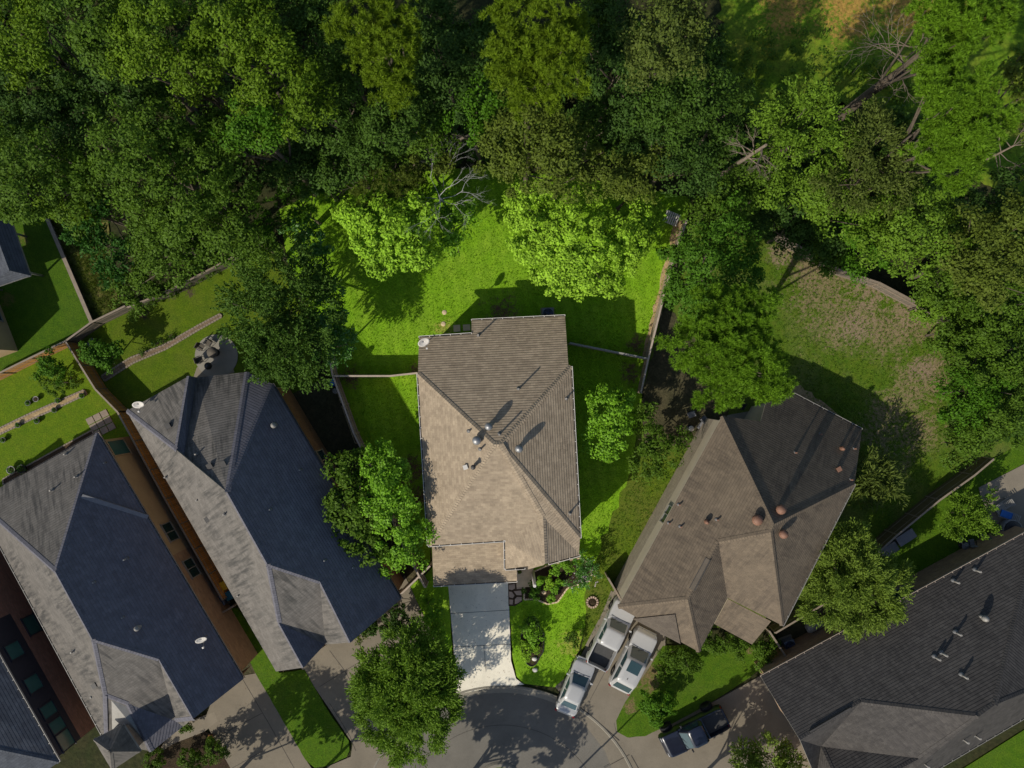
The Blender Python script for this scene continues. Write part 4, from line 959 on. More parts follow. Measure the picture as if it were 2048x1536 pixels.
T('thin branched tree at the right edge beside the bright pine', [(2040, 150, 55, 12), (2050, 250, 50, 12)], 'olive', **F)
T('low dark undergrowth tree under the big bright pine', [(1960, 420, 60, 7), (2030, 370, 55, 7), (1900, 420, 45, 8)], 'deep', **F)
T('wide olive tree at the right edge beyond the dry yard', [(1950, 500, 80, 10), (2030, 470, 70, 11), (2000, 560, 70, 10)], 'olive', **F)
T('yellowish tree over the grey fence of the dry yard', [(1830, 440, 75, 10), (1770, 490, 60, 9), (1880, 500, 65, 9)], 'willow', **F)
T('dark leafy tree over the top corner of the dry yard', [(1620, 480, 60, 5.5), (1560, 445, 55, 5.5), (1590, 410, 40, 7)], 'deep', **F)
T('green tree over the middle of the grey fence of the dry yard', [(1740, 470, 60, 7), (1720, 515, 44, 5)], 'green', **F)
T('green tree at the right edge above the dry yard corner', [(1900, 580, 65, 5), (1980, 640, 60, 5), (2040, 600, 50, 6)], 'forest', **F)
T('small leafed tree on the right edge level with the patio patch', [(1945, 720, 60, 4.4), (2020, 700, 60, 5)], 'forest', **F)
T('round deep green tree beside the dry yard', [(1930, 800, 60, 4.2), (1980, 770, 50, 4.5)], 'green', **F)
T('tree above the upper end of the dark board fence', [(2010, 850, 55, 4.5), (1960, 870, 42, 4), (2030, 780, 50, 4.5)], 'forest', **F)
T('leafy tree standing right of the wooden side fence', [(1420, 520, 62, 9), (1450, 450, 50, 9), (1375, 560, 46, 7), (1470, 580, 56, 9), (1400, 610, 46, 7), (1365, 500, 30, 6), (1490, 510, 38, 8)], 'jade', **F)
T('dark tree below the leaning dead trunk', [(1440, 400, 52, 8), (1410, 440, 40, 8)], 'forest', **F)
T('low shady bush along the wooden side fence', [(1360, 600, 32, 4), (1350, 500, 24, 4)], 'jade', **dict(F, size=.11))
T('bright puffy pine leaning over the dark roof of the tan house', [(1450, 700, 80, 13), (1400, 690, 65, 13), (1490, 640, 60, 13), (1510, 740, 62, 12), (1440, 770, 50, 12), (1450, 630, 60, 12), (1545, 770, 32, 11)], 'pineb', kind='pine', k=8, rc=.5, dens=1.5, base=(1440, 740))
# trees around the middle lawn
T('big round bright tree on the back lawn', [(1170, 490, 100, 6.0), (1080, 440, 68, 5.4), (1250, 470, 68, 5.4), (1110, 530, 62, 5), (1200, 545, 55, 5), (1050, 405, 42, 5), (1290, 430, 38, 5), (1160, 565, 36, 4.5), (1070, 500, 42, 5)], 'brightyel', size=.115, rc=.5, k=70, flat=.6, base=(1165, 500))
T('bright spreading tree on the left of the back lawn', [(770, 450, 58, 7.2), (720, 430, 42, 7), (820, 500, 44, 6.8), (760, 520, 36, 6.4), (830, 430, 42, 7.2), (740, 470, 36, 7), (690, 425, 24, 7), (845, 525, 24, 6.4)], 'bright2', size=.12, rc=.5, k=75, flat=.6, dens=1.25, base=(780, 480))
T('green tree behind the white dead tree', [(900, 450, 44, 4.8), (870, 410, 36, 5), (925, 430, 28, 4.4), (905, 490, 24, 4)], 'bright', size=.13, rc=.5, k=38, flat=.55)
T('large dark tree left of the back lawn, over the cedar walled roof', [(560, 560, 78, 6.4), (520, 640, 72, 6.8), (590, 680, 72, 6.4), (540, 720, 50, 6.8), (620, 600, 60, 6), (490, 590, 45, 6), (500, 700, 36, 6.8), (610, 740, 36, 6)], 'deepbig', kind='sprig', k=30, rc=.65, L=.42, size=.06, base=(580, 650))
T('glossy leaved tree at the left edge of the back lawn', [(620, 500, 44, 5), (640, 570, 42, 4.6), (650, 640, 40, 4.6), (600, 450, 36, 5)], 'glossy', size=.13, rc=.5, k=40)
T('small silvery tipped tree above the left fence', [(680, 690, 28, 4.2), (665, 660, 24, 4.5), (650, 705, 18, 4)], 'glossy', kind='sprig', k=14, rc=.4, L=.5, size=.06)
T('yellow green pine clump above the left back lawn tree', [(640, 390, 38, 6.5), (590, 410, 40, 6.5), (540, 440, 40, 6.5), (620, 370, 28, 6.5)], 'green', kind='pine', k=4, rc=.5)
T('olive juniper between the dead branches and the back lawn', [(790, 360, 48, 7), (730, 380, 40, 7), (830, 370, 30, 6)], 'olive', kind='pine', k=4, rc=.5)
T('fern like pine beside the meadow strip', [(175, 470, 32, 7), (205, 500, 32, 7), (190, 430, 28, 8), (230, 540, 26, 6)], 'fern', kind='sprig', k=12, rc=.45, L=.6, size=.07)
T('leafy bush at the foot of the meadow strip', [(270, 590, 40, 3), (310, 560, 34, 3), (240, 560, 28, 3)], 'forest', size=.12, rc=.45, k=40)
T('dark shrubby tree under the forest gap in the centre', [(640, 340, 60, 8), (580, 340, 45, 8)], 'deep', **F)
T('slender dark tree in the shaded forest centre', [(680, 330, 44, 9), (720, 310, 40, 9)], 'dark', **F)
T('small tree by the fallen log', [(850, 330, 30, 6), (890, 320, 26, 6)], 'olive', **F)
T('green tree hugging the left side of the middle house', [(775, 930, 50, 6.7), (770, 990, 56, 7), (805, 1030, 50, 6.8), (810, 1090, 46, 5.8), (842, 1060, 28, 5.8), (780, 1115, 32, 5), (755, 900, 26, 6)], 'bright', size=.105, rc=.5, k=80, base=(775, 1005))
T('dull leaved tree beside the tree hugging the middle house, on its left', [(705, 940, 44, 6), (700, 1000, 50, 6), (705, 1055, 44, 5.6), (745, 1085, 38, 5.4), (740, 1020, 40, 6)], 'forest', size=.13, rc=.5, k=50)
T('light green tree right of the middle house', [(1215, 820, 44, 4.8), (1200, 875, 34, 4.6), (1245, 800, 28, 4.5), (1235, 860, 38, 4.8), (1215, 900, 24, 4)], 'bright', size=.105, rc=.48, k=80, base=(1222, 840))
T('dull shrubby tree between the light green tree and the tan house', [(1290, 870, 42, 4), (1330, 910, 40, 3.8), (1290, 930, 36, 3.5), (1360, 880, 26, 3.5), (1290, 820, 24, 4)], 'forest', size=.10, rc=.45, k=46)
T('large feathery tree left of the pale driveway', [(810, 1390, 70, 6.5), (770, 1350, 52, 6), (860, 1330, 48, 6), (850, 1430, 52, 6), (770, 1440, 46, 5.6), (810, 1480, 36, 5), (880, 1390, 30, 5.6), (740, 1390, 36, 5.5), (830, 1290, 40, 6), (870, 1380, 44, 6.5), (820, 1330, 50, 7)], 'willow', kind='sprig', k=44, rc=.5, L=.58, size=.042, base=(815, 1385))
T('feathery light green tree against the charcoal roof', [(1700, 1150, 64, 5.5), (1660, 1200, 50, 5), (1750, 1190, 54, 5.2), (1690, 1090, 42, 5), (1640, 1150, 34, 4.6), (1720, 1220, 40, 4.8), (1775, 1150, 30, 5)], 'willowb', kind='sprig', k=44, rc=.48, L=.6, size=.036, base=(1700, 1150))
T('spiky sparse tree at the right corner of the dark roof', [(1745, 950, 34, 3.2), (1770, 975, 24, 3), (1725, 980, 22, 3)], 'grey', kind='sprig', k=6, rc=.3, L=1.1, size=.05, droop=.5)
T('yellow green shrub by the east patio', [(1935, 1030, 34, 2.4), (1910, 1050, 26, 2.2), (1960, 1055, 22, 2.2), (1960, 1000, 22, 2.4)], 'willow', kind='sprig', k=14, rc=.35, L=.42, size=.05)
T('feathery shrub at the bottom edge by the dark pickup', [(1540, 1525, 44, 3), (1500, 1515, 30, 2.6), (1580, 1530, 24, 2.6), (1490, 1500, 20, 2.4)], 'willowb', kind='sprig', k=15, rc=.4, L=.5, size=.05)
bf = dict(cat='bush', name='bush', size=.07, rc=.3, k=60)
T('round ball shaped bush between the two driveways', [(1315, 1410, 34, 1.5)], 'green', flat=.85, **dict(bf, size=.085, dens=1.4))
T('bush under the front gable of the tan house', [(1370, 1318, 26, 1.2), (1340, 1310, 20, 1), (1345, 1330, 20, .9), (1390, 1330, 18, .9)], 'forest', **bf)
T('dense shrub between the gable and the low porch roof of the tan house', [(1425, 1285, 24, 1.1), (1455, 1290, 22, 1.1), (1480, 1285, 18, 1)], 'forest', **bf)
T('shrub at the near corner of the charcoal roofed house', [(1530, 1300, 24, 1.5), (1548, 1285, 16, 1.4), (1525, 1325, 18, 1.2)], 'forest', **bf)
T('leafy young tree by the rust brown fence', [(195, 705, 30, 2.6), (222, 715, 26, 2.4), (180, 700, 20, 2.4), (235, 700, 18, 2.2)], 'jade', cat='tree', size=.10, rc=.35, k=40)
T('small tree inside the courtyard garden beside the rust brown fence', [(95, 725, 26, 2.4), (115, 745, 22, 2.2), (85, 745, 18, 2)], 'green', cat='tree', size=.09, rc=.35, k=36)
T('sparse low shrub in the courtyard lawn', [(130, 760, 28, 1), (100, 775, 20, .8)], 'forest', **dict(bf, dens=.6))
T('tall shrub left of the pale driveway, nearest the garage', [(850, 1225, 24, 2), (870, 1215, 18, 1.8), (845, 1195, 14, 1.5)], 'bright', **bf)
T('yellow green shrub left of the pale driveway, below the tallest shrub there', [(872, 1262, 24, 2), (880, 1290, 20, 1.8), (868, 1240, 16, 1.6)], 'bright', **bf)
T('dark shrub at the corner of the cedar walled house', [(795, 1235, 26, 2.2), (780, 1260, 20, 2), (815, 1255, 20, 1.8), (740, 1255, 18, 1.6)], 'deep', **dict(bf, size=.09))
T('reddish shrub next to the cedar walled driveway', [(720, 1270, 16, 1), (735, 1262, 12, .9)], 'olive', **bf)
T('shrub in the oval bed, the larger upper one', [(1055, 1255, 17, .9), (1068, 1270, 17, .9), (1060, 1240, 10, .7), (1075, 1285, 12, .7)], 'bright', **bf)
T('low yellow green plants in the lower half of the oval bed', [(1057, 1305, 15, .5), (1066, 1290, 12, .5), (1050, 1290, 10, .4)], 'bright2', **bf)
T('dark corner shrub in the upper end of the oval bed', [(1072, 1245, 9, .8), (1062, 1243, 7, .7)], 'deep', **bf)
T('small bush on the front lawn in front of the side driveway', [(1142, 1270, 14, .9), (1148, 1282, 10, .8)], 'forest', **bf)
T('clipped round shrub by the porch step', [(1077, 1163, 9, .9)], 'bright', flat=.9, **dict(bf, rc=.2, dens=1.5))
T('large leaved shrub beside the flagstone path', [(1063, 1180, 15, .8), (1071, 1190, 10, .7)], 'jade', **bf)
T('small yellow shrub in the flower bed', [(1100, 1160, 9, .6), (1095, 1172, 6, .5)], 'bright2', **dict(bf, rc=.2))
T('shrub in the front bed against the eave of the middle house', [(1125, 1125, 17, 1.2), (1145, 1128, 16, 1.2), (1110, 1135, 12, 1)], 'bright', **bf)
T('tall flowering shrub at the right front corner of the middle house', [(1165, 1125, 18, 1.5), (1180, 1145, 16, 1.4), (1165, 1155, 16, 1.2), (1148, 1160, 12, 1.1)], 'glossy', kind='sprig', cat='bush', name='bush', k=12, rc=.3, L=.35, size=.035)
for x, y, lab in ((1107, 1178, 'cube clipped hedge shrub, upper of three in the flower bed'), (1113, 1183, None), (1104, 1196, 'cube clipped hedge shrub, lowest of three in the flower bed'), (1120, 1166, 'cube clipped hedge shrub right of the yellow shrub')):
    if lab: T(lab, [(x, y, 8, .55)], 'bright', flat=1.0, **dict(bf, rc=.2, dens=1.6))
for x, y, r, lab in ((1478, 1305, 14, 'lone low bush on the lawn below the low porch roof'), (430, 1500, 26, 'leafy plant in the bottom left bed, nearest the walk'), (380, 1520, 26, 'leafy plant at the bottom edge of the left bed'), (310, 1520, 24, 'plant in the left bed closest to the entry tower'), (372, 1448, 14, 'small shrub in front of the long grey house, above the walk'),
                (355, 1455, 12, 'tiny shrub beside the front wall of the long grey house'), (1325, 1345, 18, 'scrubby bush at the dry edge of the twin car driveway'), (262, 925 - 330, 12, 'small shrub at the fence corner by the meadow strip')):
    T(lab, [(x, y, r, .8)], 'forest', **bf)
for i, (x, y, s) in enumerate(((270, 628, 12), (300, 606, 12), (345, 582, 12), (385, 562, 11), (420, 545, 11))):
    T('low plant in the garden bed below the weathered fence, %s from the left' % ('first', 'second', 'third', 'fourth', 'fifth')[i], [(x, y, s+4, .8), (x+10, y-7, 10, .7)], 'forest', group='plants in the striped garden bed', cat='plant', name='plant', size=.06, rc=.25, k=30)
for i, (x, y) in enumerate(((310, 690), (325, 682), (340, 672), (285, 705))):
    T('low plant on the brick edging, %s' % ('second from its lower end', 'third from its lower end', 'topmost', 'lowest')[i], [(x, y, 8, .35)], 'dark', group='plants along the brick edging', cat='plant', name='plant', size=.05, rc=.2, k=26)
# out-of-frame street trees whose shade falls on the street and drives
for lab, lb, mt in (('street tree below the picture shading the street', [(850, 1740, 95, 7.5), (790, 1720, 70, 7), (920, 1750, 70, 7), (860, 1660, 45, 6)], 'forest'),
                ('street tree below the picture shading the left driveway', [(370, 1660, 80, 6.5), (310, 1690, 60, 6), (450, 1680, 60, 6.5)], 'forest'),
                ('street tree below the picture shading the lawn strip', [(540, 1650, 70, 6.5), (600, 1700, 60, 6.5)], 'forest'),
                ('street tree below the picture shading the lower right drive', [(1380, 1700, 80, 7), (1450, 1720, 60, 7)], 'forest')):
    T(lab, lb, mt, size=.17, rc=.6, k=42, dens=1.2)
# leafless trees and branches
bare('white leafless tree above the back lawn', 878, 392, 7.5, .085, 3.9, 'bark_white', lean=(0, .5), lv=5)
bare('grey leafless branches left of the white leafless tree', 735, 368, 7, .07, 2.8, 'bark_pale', lv=4)
bare('pale broken trunk leaning between the right forest crowns', 1532, 290, 13, .16, 2.4, 'bark_pale', lean=(-.8, .6), lv=4, topf=.9)
bare('tall pale dead trunk with long bare limbs beside the bright pines', 1890, 70, 15, .15, 5.0, 'bark_pale', lean=(-.4, .2), lv=4, topf=1.0, fan=(2.0, 4.6))
bare('bare twigs at the right edge below the bright pine', 2030, 290, 9, .1, 3.6, 'bark_pale', lv=3)
bare('bare branches under the lower left of the bright pine', 1800, 385, 8, .08, 2.6, 'bark_pale', lv=3)
# fallen logs
for lab, a, b in (('fallen log in the forest behind the olive brown tree', (915, 282), (965, 262)), ('broken log in the dark gap above the white leafless tree', (825, 335), (880, 305))):
    a = P(*a, 1.5); b = P(*b, 1.5); tag(MB().tube([a, a.lerp(b, .5)+Vector((0, .05, 0)), b], [.16, .14, .11], 8).build('log', M['bark_pale']), lab, 'log')
# understorey of the forest: a mass of low brush
fl = [('low filler crown in the forest, by the top left corner', (130, 140), 50, 8, 'forest'), ('filler crown between the broad crown and the clumpy trees', (390, 170), 48, 10, 'yellow'), ('small crown beside the clumpy tree in the dark gap', (440, 260), 45, 9, 'forest'),
  ('small crown left of the oak above the fern like pine', (190, 420), 42, 8, 'forest'), ('crown just right of the clumpy tree above the centre gap', (600, 290), 42, 7, 'dark'), ('crown filling the gap left of the slim olive pine', (700, 140), 42, 10, 'forest'),
  ('small crown below the leafy tree in the forest centre', (770, 310), 36, 7, 'forest'), ('crown between the two olive puffy pines near the top edge', (940, 70), 42, 10, 'dark'), ('small crown right of the olive brown pair', (1190, 240), 46, 9, 'dark'),
  ('crown at the top edge right of the big olive pine', (1180, 40), 46, 11, 'forest'), ('crown above the leaning dead trunk', (1490, 350), 38, 8, 'forest'), ('crown right of the leaning dead trunk', (1540, 370), 42, 8, 'willow'),
  ('crown left of the lower bright pine', (1820, 330), 38, 8, 'forest'), ('small crown between the feathery tree and the dry yard', (1790, 430), 42, 8, 'olive'), ('low crown above the grey fence corner', (1660, 510), 36, 4, 'forest'),
  ('low crown at the right side of the dry yard, upper', (1905, 665), 46, 4, 'forest'), ('low crown at the right side of the dry yard, lower', (1930, 890), 36, 3, 'forest'), ('low crown over the right end of the grey fence', (1870, 610), 36, 4, 'willow'),
  ('crown below the wide left edge tree', (130, 400), 44, 9, 'yellow'), ('crown in the middle of the far left forest', (20, 260), 46, 9, 'forest'), ('crown right of the long dark crown', (300, 180), 40, 9, 'dark')]
for lab, (x, y), r_, h_, mt in fl: T(lab, [(x, y, r_, h_), (x+r_*.6, y-r_*.4, r_*.7, h_-.5), (x-r_*.5, y+r_*.5, r_*.65, h_-.6)], mt, **F)
def brush(name, regions, mat, n, size, hmax, label=None):
    pts = []
    for (x0, y0, x1, y1, w) in regions:
        k = int(n*w); x = rng.uniform(x0, x1, k); y = rng.uniform(y0, y1, k); h = rng.uniform(.2, hmax, k)
        s = (CH)/FPX; pts.append(np.column_stack([(x-1024)*s, -(y-768)*s, h]))
    p = np.vstack(pts); cl = np.column_stack([p, np.tile([0, 0, 1.0], (len(p), 1))])
    v = leaves(cl, 26, size, .55, .7); v[:, 2] = np.maximum(v[:, 2], .05)
    o = bpy.data.objects.new(name, quadmesh(name, v, LM[mat])); link(o); o['kind'] = 'stuff'; tag(o, label, 'undergrowth'); return o
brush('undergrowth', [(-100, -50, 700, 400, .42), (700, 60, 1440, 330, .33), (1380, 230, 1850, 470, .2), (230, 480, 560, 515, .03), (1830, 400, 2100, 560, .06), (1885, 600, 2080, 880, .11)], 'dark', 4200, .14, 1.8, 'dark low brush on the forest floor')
brush('clearing_brush', [(1400, 60, 1660, 260, .5), (1660, 120, 1860, 220, .3), (2000, 0, 2060, 320, .2)], 'forest', 160, .12, .5, 'low weeds in the clearing behind the forest')
# ---------------------------------------------------------------- vehicles
def vehicle(name, label, cat, pos, rear2front, L, Wd, kind, paint, wheel_r=.36, lift=0.0, roofz=1.75, belt=1.05, opts={}):
    a = math.atan2(-rear2front[1], rear2front[0]); c = P(pos[0], pos[1], (roofz+lift)*.6)
    z0 = .13
    root = empty(name, (c.x, c.y, z0), label, cat, rz=a)
    x0, x1 = -L/2, L/2; hw = Wd/2; g = opts
    hoodz = g['hood']+lift; beltz = belt+lift; bed = g.get('bed'); tailz = g.get('tail', belt)+lift
    wx = (x0+g.get('ro', .95), x1-g.get('fo', .85)); body = MB(); N_ = 14
    st = sorted(set([round(x0+i*L/64, 3) for i in range(65)]+([bed[0]-.001, bed[0]+.001, bed[1]-.001, bed[1]+.001] if bed else [])))
    rings = []
    for x in st:
        t = (x-x0)/L
        e = 1-max(0, (abs(x)-(L/2-.55))/.55)**2*g.get('nose', .22)            # corners pull in towards bumpers
        w = hw*e
        if x > g['ws']: zt = hoodz-(x-g['ws'])/(x1-g['ws'])*.13-max(0, (x-(x1-.3))/.3)**2*.28
        elif x < g['rg'] and not bed: zt = tailz-max(0, ((x0+.3)-x)/.3)**2*.25
        else: zt = beltz
        if bed and x < bed[1]+.1: zt = tailz
        zb = .28+lift
        for q in wx:
            dd = abs(x-q)
            if dd < wheel_r+.09: zb = max(zb, wheel_r+math.sqrt(max(0, (wheel_r+.09)**2-dd*dd)))
        zb = min(zb, zt-.2); fl = zt
        inb = bed and bed[0] < x < bed[1]
        zf = lift+.62 if inb else None
        row = [(-w*.94, zb), (-w, zb+.06), (-w, (zb+zt)/2), (-w*.985, zt-.10), (-w*.95, zt-.02)]
        if inb: row += [(-w*.89, zt), (-w*.87, zf), (0, zf), (w*.87, zf), (w*.89, zt)]
        else: row += [(-w*.86, zt+.01), (-w*.5, zt+.035), (0, zt+.045), (w*.5, zt+.035), (w*.86, zt+.01)]
        row += [(w*.95, zt-.02), (w*.985, zt-.10), (w, (zb+zt)/2), (w, zb+.06), (w*.94, zb)]
        rings.append([(x, y, z) for y, z in row])
    n = len(rings[0]); vs = [v for r_ in rings for v in r_]
    fs = [(i*n+k, i*n+k+1, (i+1)*n+k+1, (i+1)*n+k) for i in range(len(rings)-1) for k in range(n-1)]
    fs += [tuple(range(n)), tuple((len(rings)-1)*n+k for k in range(n))[::-1]]
    body.add(vs, fs, 0, True)
    body.add([(x0+.1, -hw*.9, .3+lift), (x1-.1, -hw*.9, .3+lift), (x1-.1, hw*.9, .3+lift), (x0+.1, hw*.9, .3+lift)], [(3, 2, 1, 0)], 0)
    bo = body.build('body', paint, root)
    es = bo.modifiers.new('es', 'EDGE_SPLIT'); es.split_angle = R(38)
    if bed:
        q = MB(); q.box(((bed[0]+bed[1])/2, 0, lift+.635), (bed[1]-bed[0]-.02, hw*1.7, .02)); q.build('bed_liner', M['liner'], root)
        tg = MB(); tg.box((x0+.035, 0, (tailz+lift+.5)/2+.06), (.07, hw*1.55, tailz-lift-.52)); tg.build('tailgate', paint, root, bevel=.015)
    # glasshouse
    cb = g['cab']  # (windscreen base x, roof front x, roof rear x, rear glass base x)
    rz = roofz+lift; wb = hw*.93; wr = hw*g.get('rw', .76); bz = beltz-.03
    def pt(x, y, z): return Vector((x, y, z))
    B = [pt(cb[0], -wb*.82, hoodz-.02), pt(cb[0]-.28, -wb, bz), pt(cb[3]+.2, -wb, bz), pt(cb[3], -wb*.86, tailz if not bed else beltz-.02)]
    Tt = [pt(cb[1], -wr*.86, rz-.05), pt(cb[1]-.22, -wr, rz-.03), pt(cb[2]+.25, -wr, rz-.03), pt(cb[2], -wr*.88, rz-.05)]
    B += [pt(p.x, -p.y, p.z) for p in B[::-1]]; Tt += [pt(p.x, -p.y, p.z) for p in Tt[::-1]]
    cab = MB(); cab.add(B+Tt, [(i, (i+1) % 8, 8+(i+1) % 8, 8+i) for i in range(8)])
    mid = [pt(p.x*.985+(cb[1]+cb[2])/2*.015, p.y*.93, rz) for p in Tt]; ctr = [pt((p.x-(cb[1]+cb[2])/2)*.7+(cb[1]+cb[2])/2, p.y*.6, rz+.035) for p in Tt]
    cab.add(Tt+mid+ctr, [(i, (i+1) % 8, 8+(i+1) % 8, 8+i) for i in range(8)]+[(8+i, 8+(i+1) % 8, 16+(i+1) % 8, 16+i) for i in range(8)]+[tuple(range(16, 24))], 0, True)
    cab.build('roof', g.get('roofpaint', paint), root)
    def pane(nm, q, i0=.06, i1=.05, lift_=.012):
        c_ = sum(q, Vector())/4; nn = (q[1]-q[0]).cross(q[3]-q[0]).normalized()
        if nn.dot(c_-Vector((0, 0, (bz+rz)/2))) < 0: nn = -nn
        a_, b_, c2, d_ = q
        def pp(u, v): return (a_.lerp(b_, u)).lerp(d_.lerp(c2, u), v)+nn*lift_
        mb = MB(); us = [i0*.4, .25, .5, .75, 1-i0*.4]; r1 = [pp(u, i1) for u in us]; r2 = [pp(u, 1-i1) for u in us]
        mb.add(r1+r2, [(i, i+1, 6+i, 5+i) for i in range(4)], 0, True); return mb.build(nm, M['car_glass'], root)
    pane('windshield', [B[0], B[7], Tt[7], Tt[0]], .06, .07); pane('rear_window', [B[3], B[4], Tt[4], Tt[3]], .1, .14)
    for (b0, b1, t0, t1) in ((B[1], B[2], Tt[1], Tt[2]), (B[6], B[5], Tt[6], Tt[5])):
        for u0, u1 in ((.03, .48), (.53, .96)):
            q = [b0.lerp(b1, u0), b0.lerp(b1, u1), t0.lerp(t1, u1), t0.lerp(t1, u0)]; pane('side_window', q, .05, .12)
    # wheels
    for x in wx:
        for s in (-1, 1):
            yo = s*(hw-.10+g.get('poke', 0)); wt = g.get('tw', .22)
            mb = MB(); prof = [(wheel_r*.62, -wt/2), (wheel_r*.93, -wt/2), (wheel_r, -wt*.32), (wheel_r, wt*.32), (wheel_r*.93, wt/2), (wheel_r*.62, wt/2)]
            n2 = 26; vs = [(r_*math.cos(2*math.pi*k/n2), y_, r_*math.sin(2*math.pi*k/n2)) for r_, y_ in prof for k in range(n2)]
            fs = [(i*n2+k, i*n2+(k+1) % n2, (i+1)*n2+(k+1) % n2, (i+1)*n2+k) for i in range(5) for k in range(n2)]
            mb.add(vs, fs, 0, True)
            if g.get('knob'):
                for k in range(26):
                    t = 2*math.pi*k/26; mb.box(((wheel_r+.012)*math.cos(t), 0, (wheel_r+.012)*math.sin(t)), (.05, wt*.95, .05))
            ty = mb.build('wheel', M['rubber'], root); ty.location = (x, yo, wheel_r)
            rm_ = MB(); vs = [(r_*math.cos(2*math.pi*k/20), y_*s, r_*math.sin(2*math.pi*k/20)) for r_, y_ in ((wheel_r*.63, -wt*.2), (wheel_r*.63, wt*.36), (wheel_r*.5, wt*.28), (wheel_r*.16, wt*.42)) for k in range(20)]
            rm_.add(vs, [(i*20+k, i*20+(k+1) % 20, (i+1)*20+(k+1) % 20, (i+1)*20+k) for i in range(3) for k in range(20)]+[tuple(60+k for k in range(20))], 0, True); rm_.build('rim', g.get('rimmat', M['rim']), ty)
    for s in (-1, 1):
        mb = MB(); mb.box((x1-.16, s*hw*.68, hoodz-.32), (.22, hw*.36, .16)); mb.build('headlight', M['lamp_clear'], root, bevel=.03)
        mb = MB(); mb.box((x0+.06, s*hw*.84, tailz-.22), (.12, hw*.2, .26)); mb.build('taillight', M['lamp_red'], root, bevel=.02)
        mb = MB(); mb.box((cb[0]-.38, s*(hw+.13), beltz+.06), (.14, .2, .15)); mb.bar((cb[0]-.36, s*(hw-.06), beltz), (cb[0]-.38, s*(hw+.1), beltz+.03), .06, .05); mb.build('mirror', g.get('trim', paint), root, bevel=.02)
        mb = MB(); mb.box((.1, s*(hw+.005), beltz-.18), (.16, .03, .03)); mb.build('door_handle', g.get('trim', paint), root)
    for x, s in ((x1-.03, 1), (x0+.03, -1)):
        mb = MB(); mb.box((x+.03*s, 0, .5+lift), (.16, hw*1.62, .24)); mb.build('bumper', g.get('bump', paint), root, bevel=.04)
    mb = MB()   # shut lines of bonnet and doors
    mb.bar((g['ws']+.12, -hw*.8, hoodz+.035), (g['ws']+.12, hw*.8, hoodz+.035), .025, .02)
    mb.build('cowl', M['car_black'], root)
    wp = MB()
    for y in (-.25, .3): wp.bar((cb[0]-.02, y, hoodz+.05), (cb[0]-.22, y+.45, hoodz+.05+(rz-hoodz)*.22), .025, .02)
    wp.build('wiper', M['car_black'], root)
    if 'sunroof' in g:
        u0, u1 = g['sunroof']; mb = MB(); mb.box(((u0+u1)/2, 0, rz+.045), (u1-u0, wr*1.25, .02)); mb.build('sunroof', M['car_glass'], root, bevel=.01)
    if 'antenna' in g:
        x, y = g['antenna']; mb = MB(); mb.box((x, y, rz+.07), (.14, .05, .06), 0, 0, .5); mb.build('antenna', M['car_black'], root)
    return root
tw = dict(hood=1.12, ws=1.30, rg=-1.05, bed=(-2.78, -1.05), tail=1.22, cab=(1.30, .62, -.88, -1.0), rw=.80, fo=.95, ro=1.15, nose=.13, bump=M['rim'], tw=.26)
vehicle('pickup_truck', 'white pickup truck with open bed, nose under the tan house eave', 'pickup', (1224, 1268), (48, -96), 5.75, 1.98, 'pickup', M['car_white'], .39, .12, 1.78, 1.15, tw)
vehicle('suv', 'white sport utility vehicle with dark sunroof beside the white pickup', 'car', (1267, 1323), (50, -98), 5.2, 2.0, 'suv', M['car_white'], .38, .05, 1.80, 1.08,
        dict(hood=1.12, ws=1.15, rg=-2.35, tail=1.08, cab=(1.25, .4, -1.7, -2.48), rw=.82, fo=.95, ro=1.05, nose=.16, sunroof=(-.65, .28), antenna=(-1.2, .1), tw=.25))
vehicle('sedan', 'silver white sedan parked across the bottom of the side driveway', 'car', (1151, 1374), (44, -104), 4.65, 1.80, 'sedan', M['car_silver'], .33, 0, 1.42, .90,
        dict(hood=.90, ws=1.12, rg=-1.55, tail=.98, cab=(1.2, .42, -1.02, -1.72), rw=.74, fo=.88, ro=.98, nose=.3, tw=.21))
vehicle('pickup_truck', 'lifted navy pickup truck with knobbly off road tyres on the right driveway', 'pickup', (1389, 1463), (-126, 64), 5.5, 1.9, 'pickup', M['car_navy'], .47, .42, 1.75, 1.12,
        dict(hood=1.2, ws=1.18, rg=-.85, bed=(-2.65, -.92), tail=1.12, cab=(1.18, .55, -.72, -.86), rw=.80, fo=.85, ro=1.0, nose=.12, trim=M['car_black'], bump=M['car_black'], tw=.33, poke=.16, knob=True, rimmat=M['car_black']))
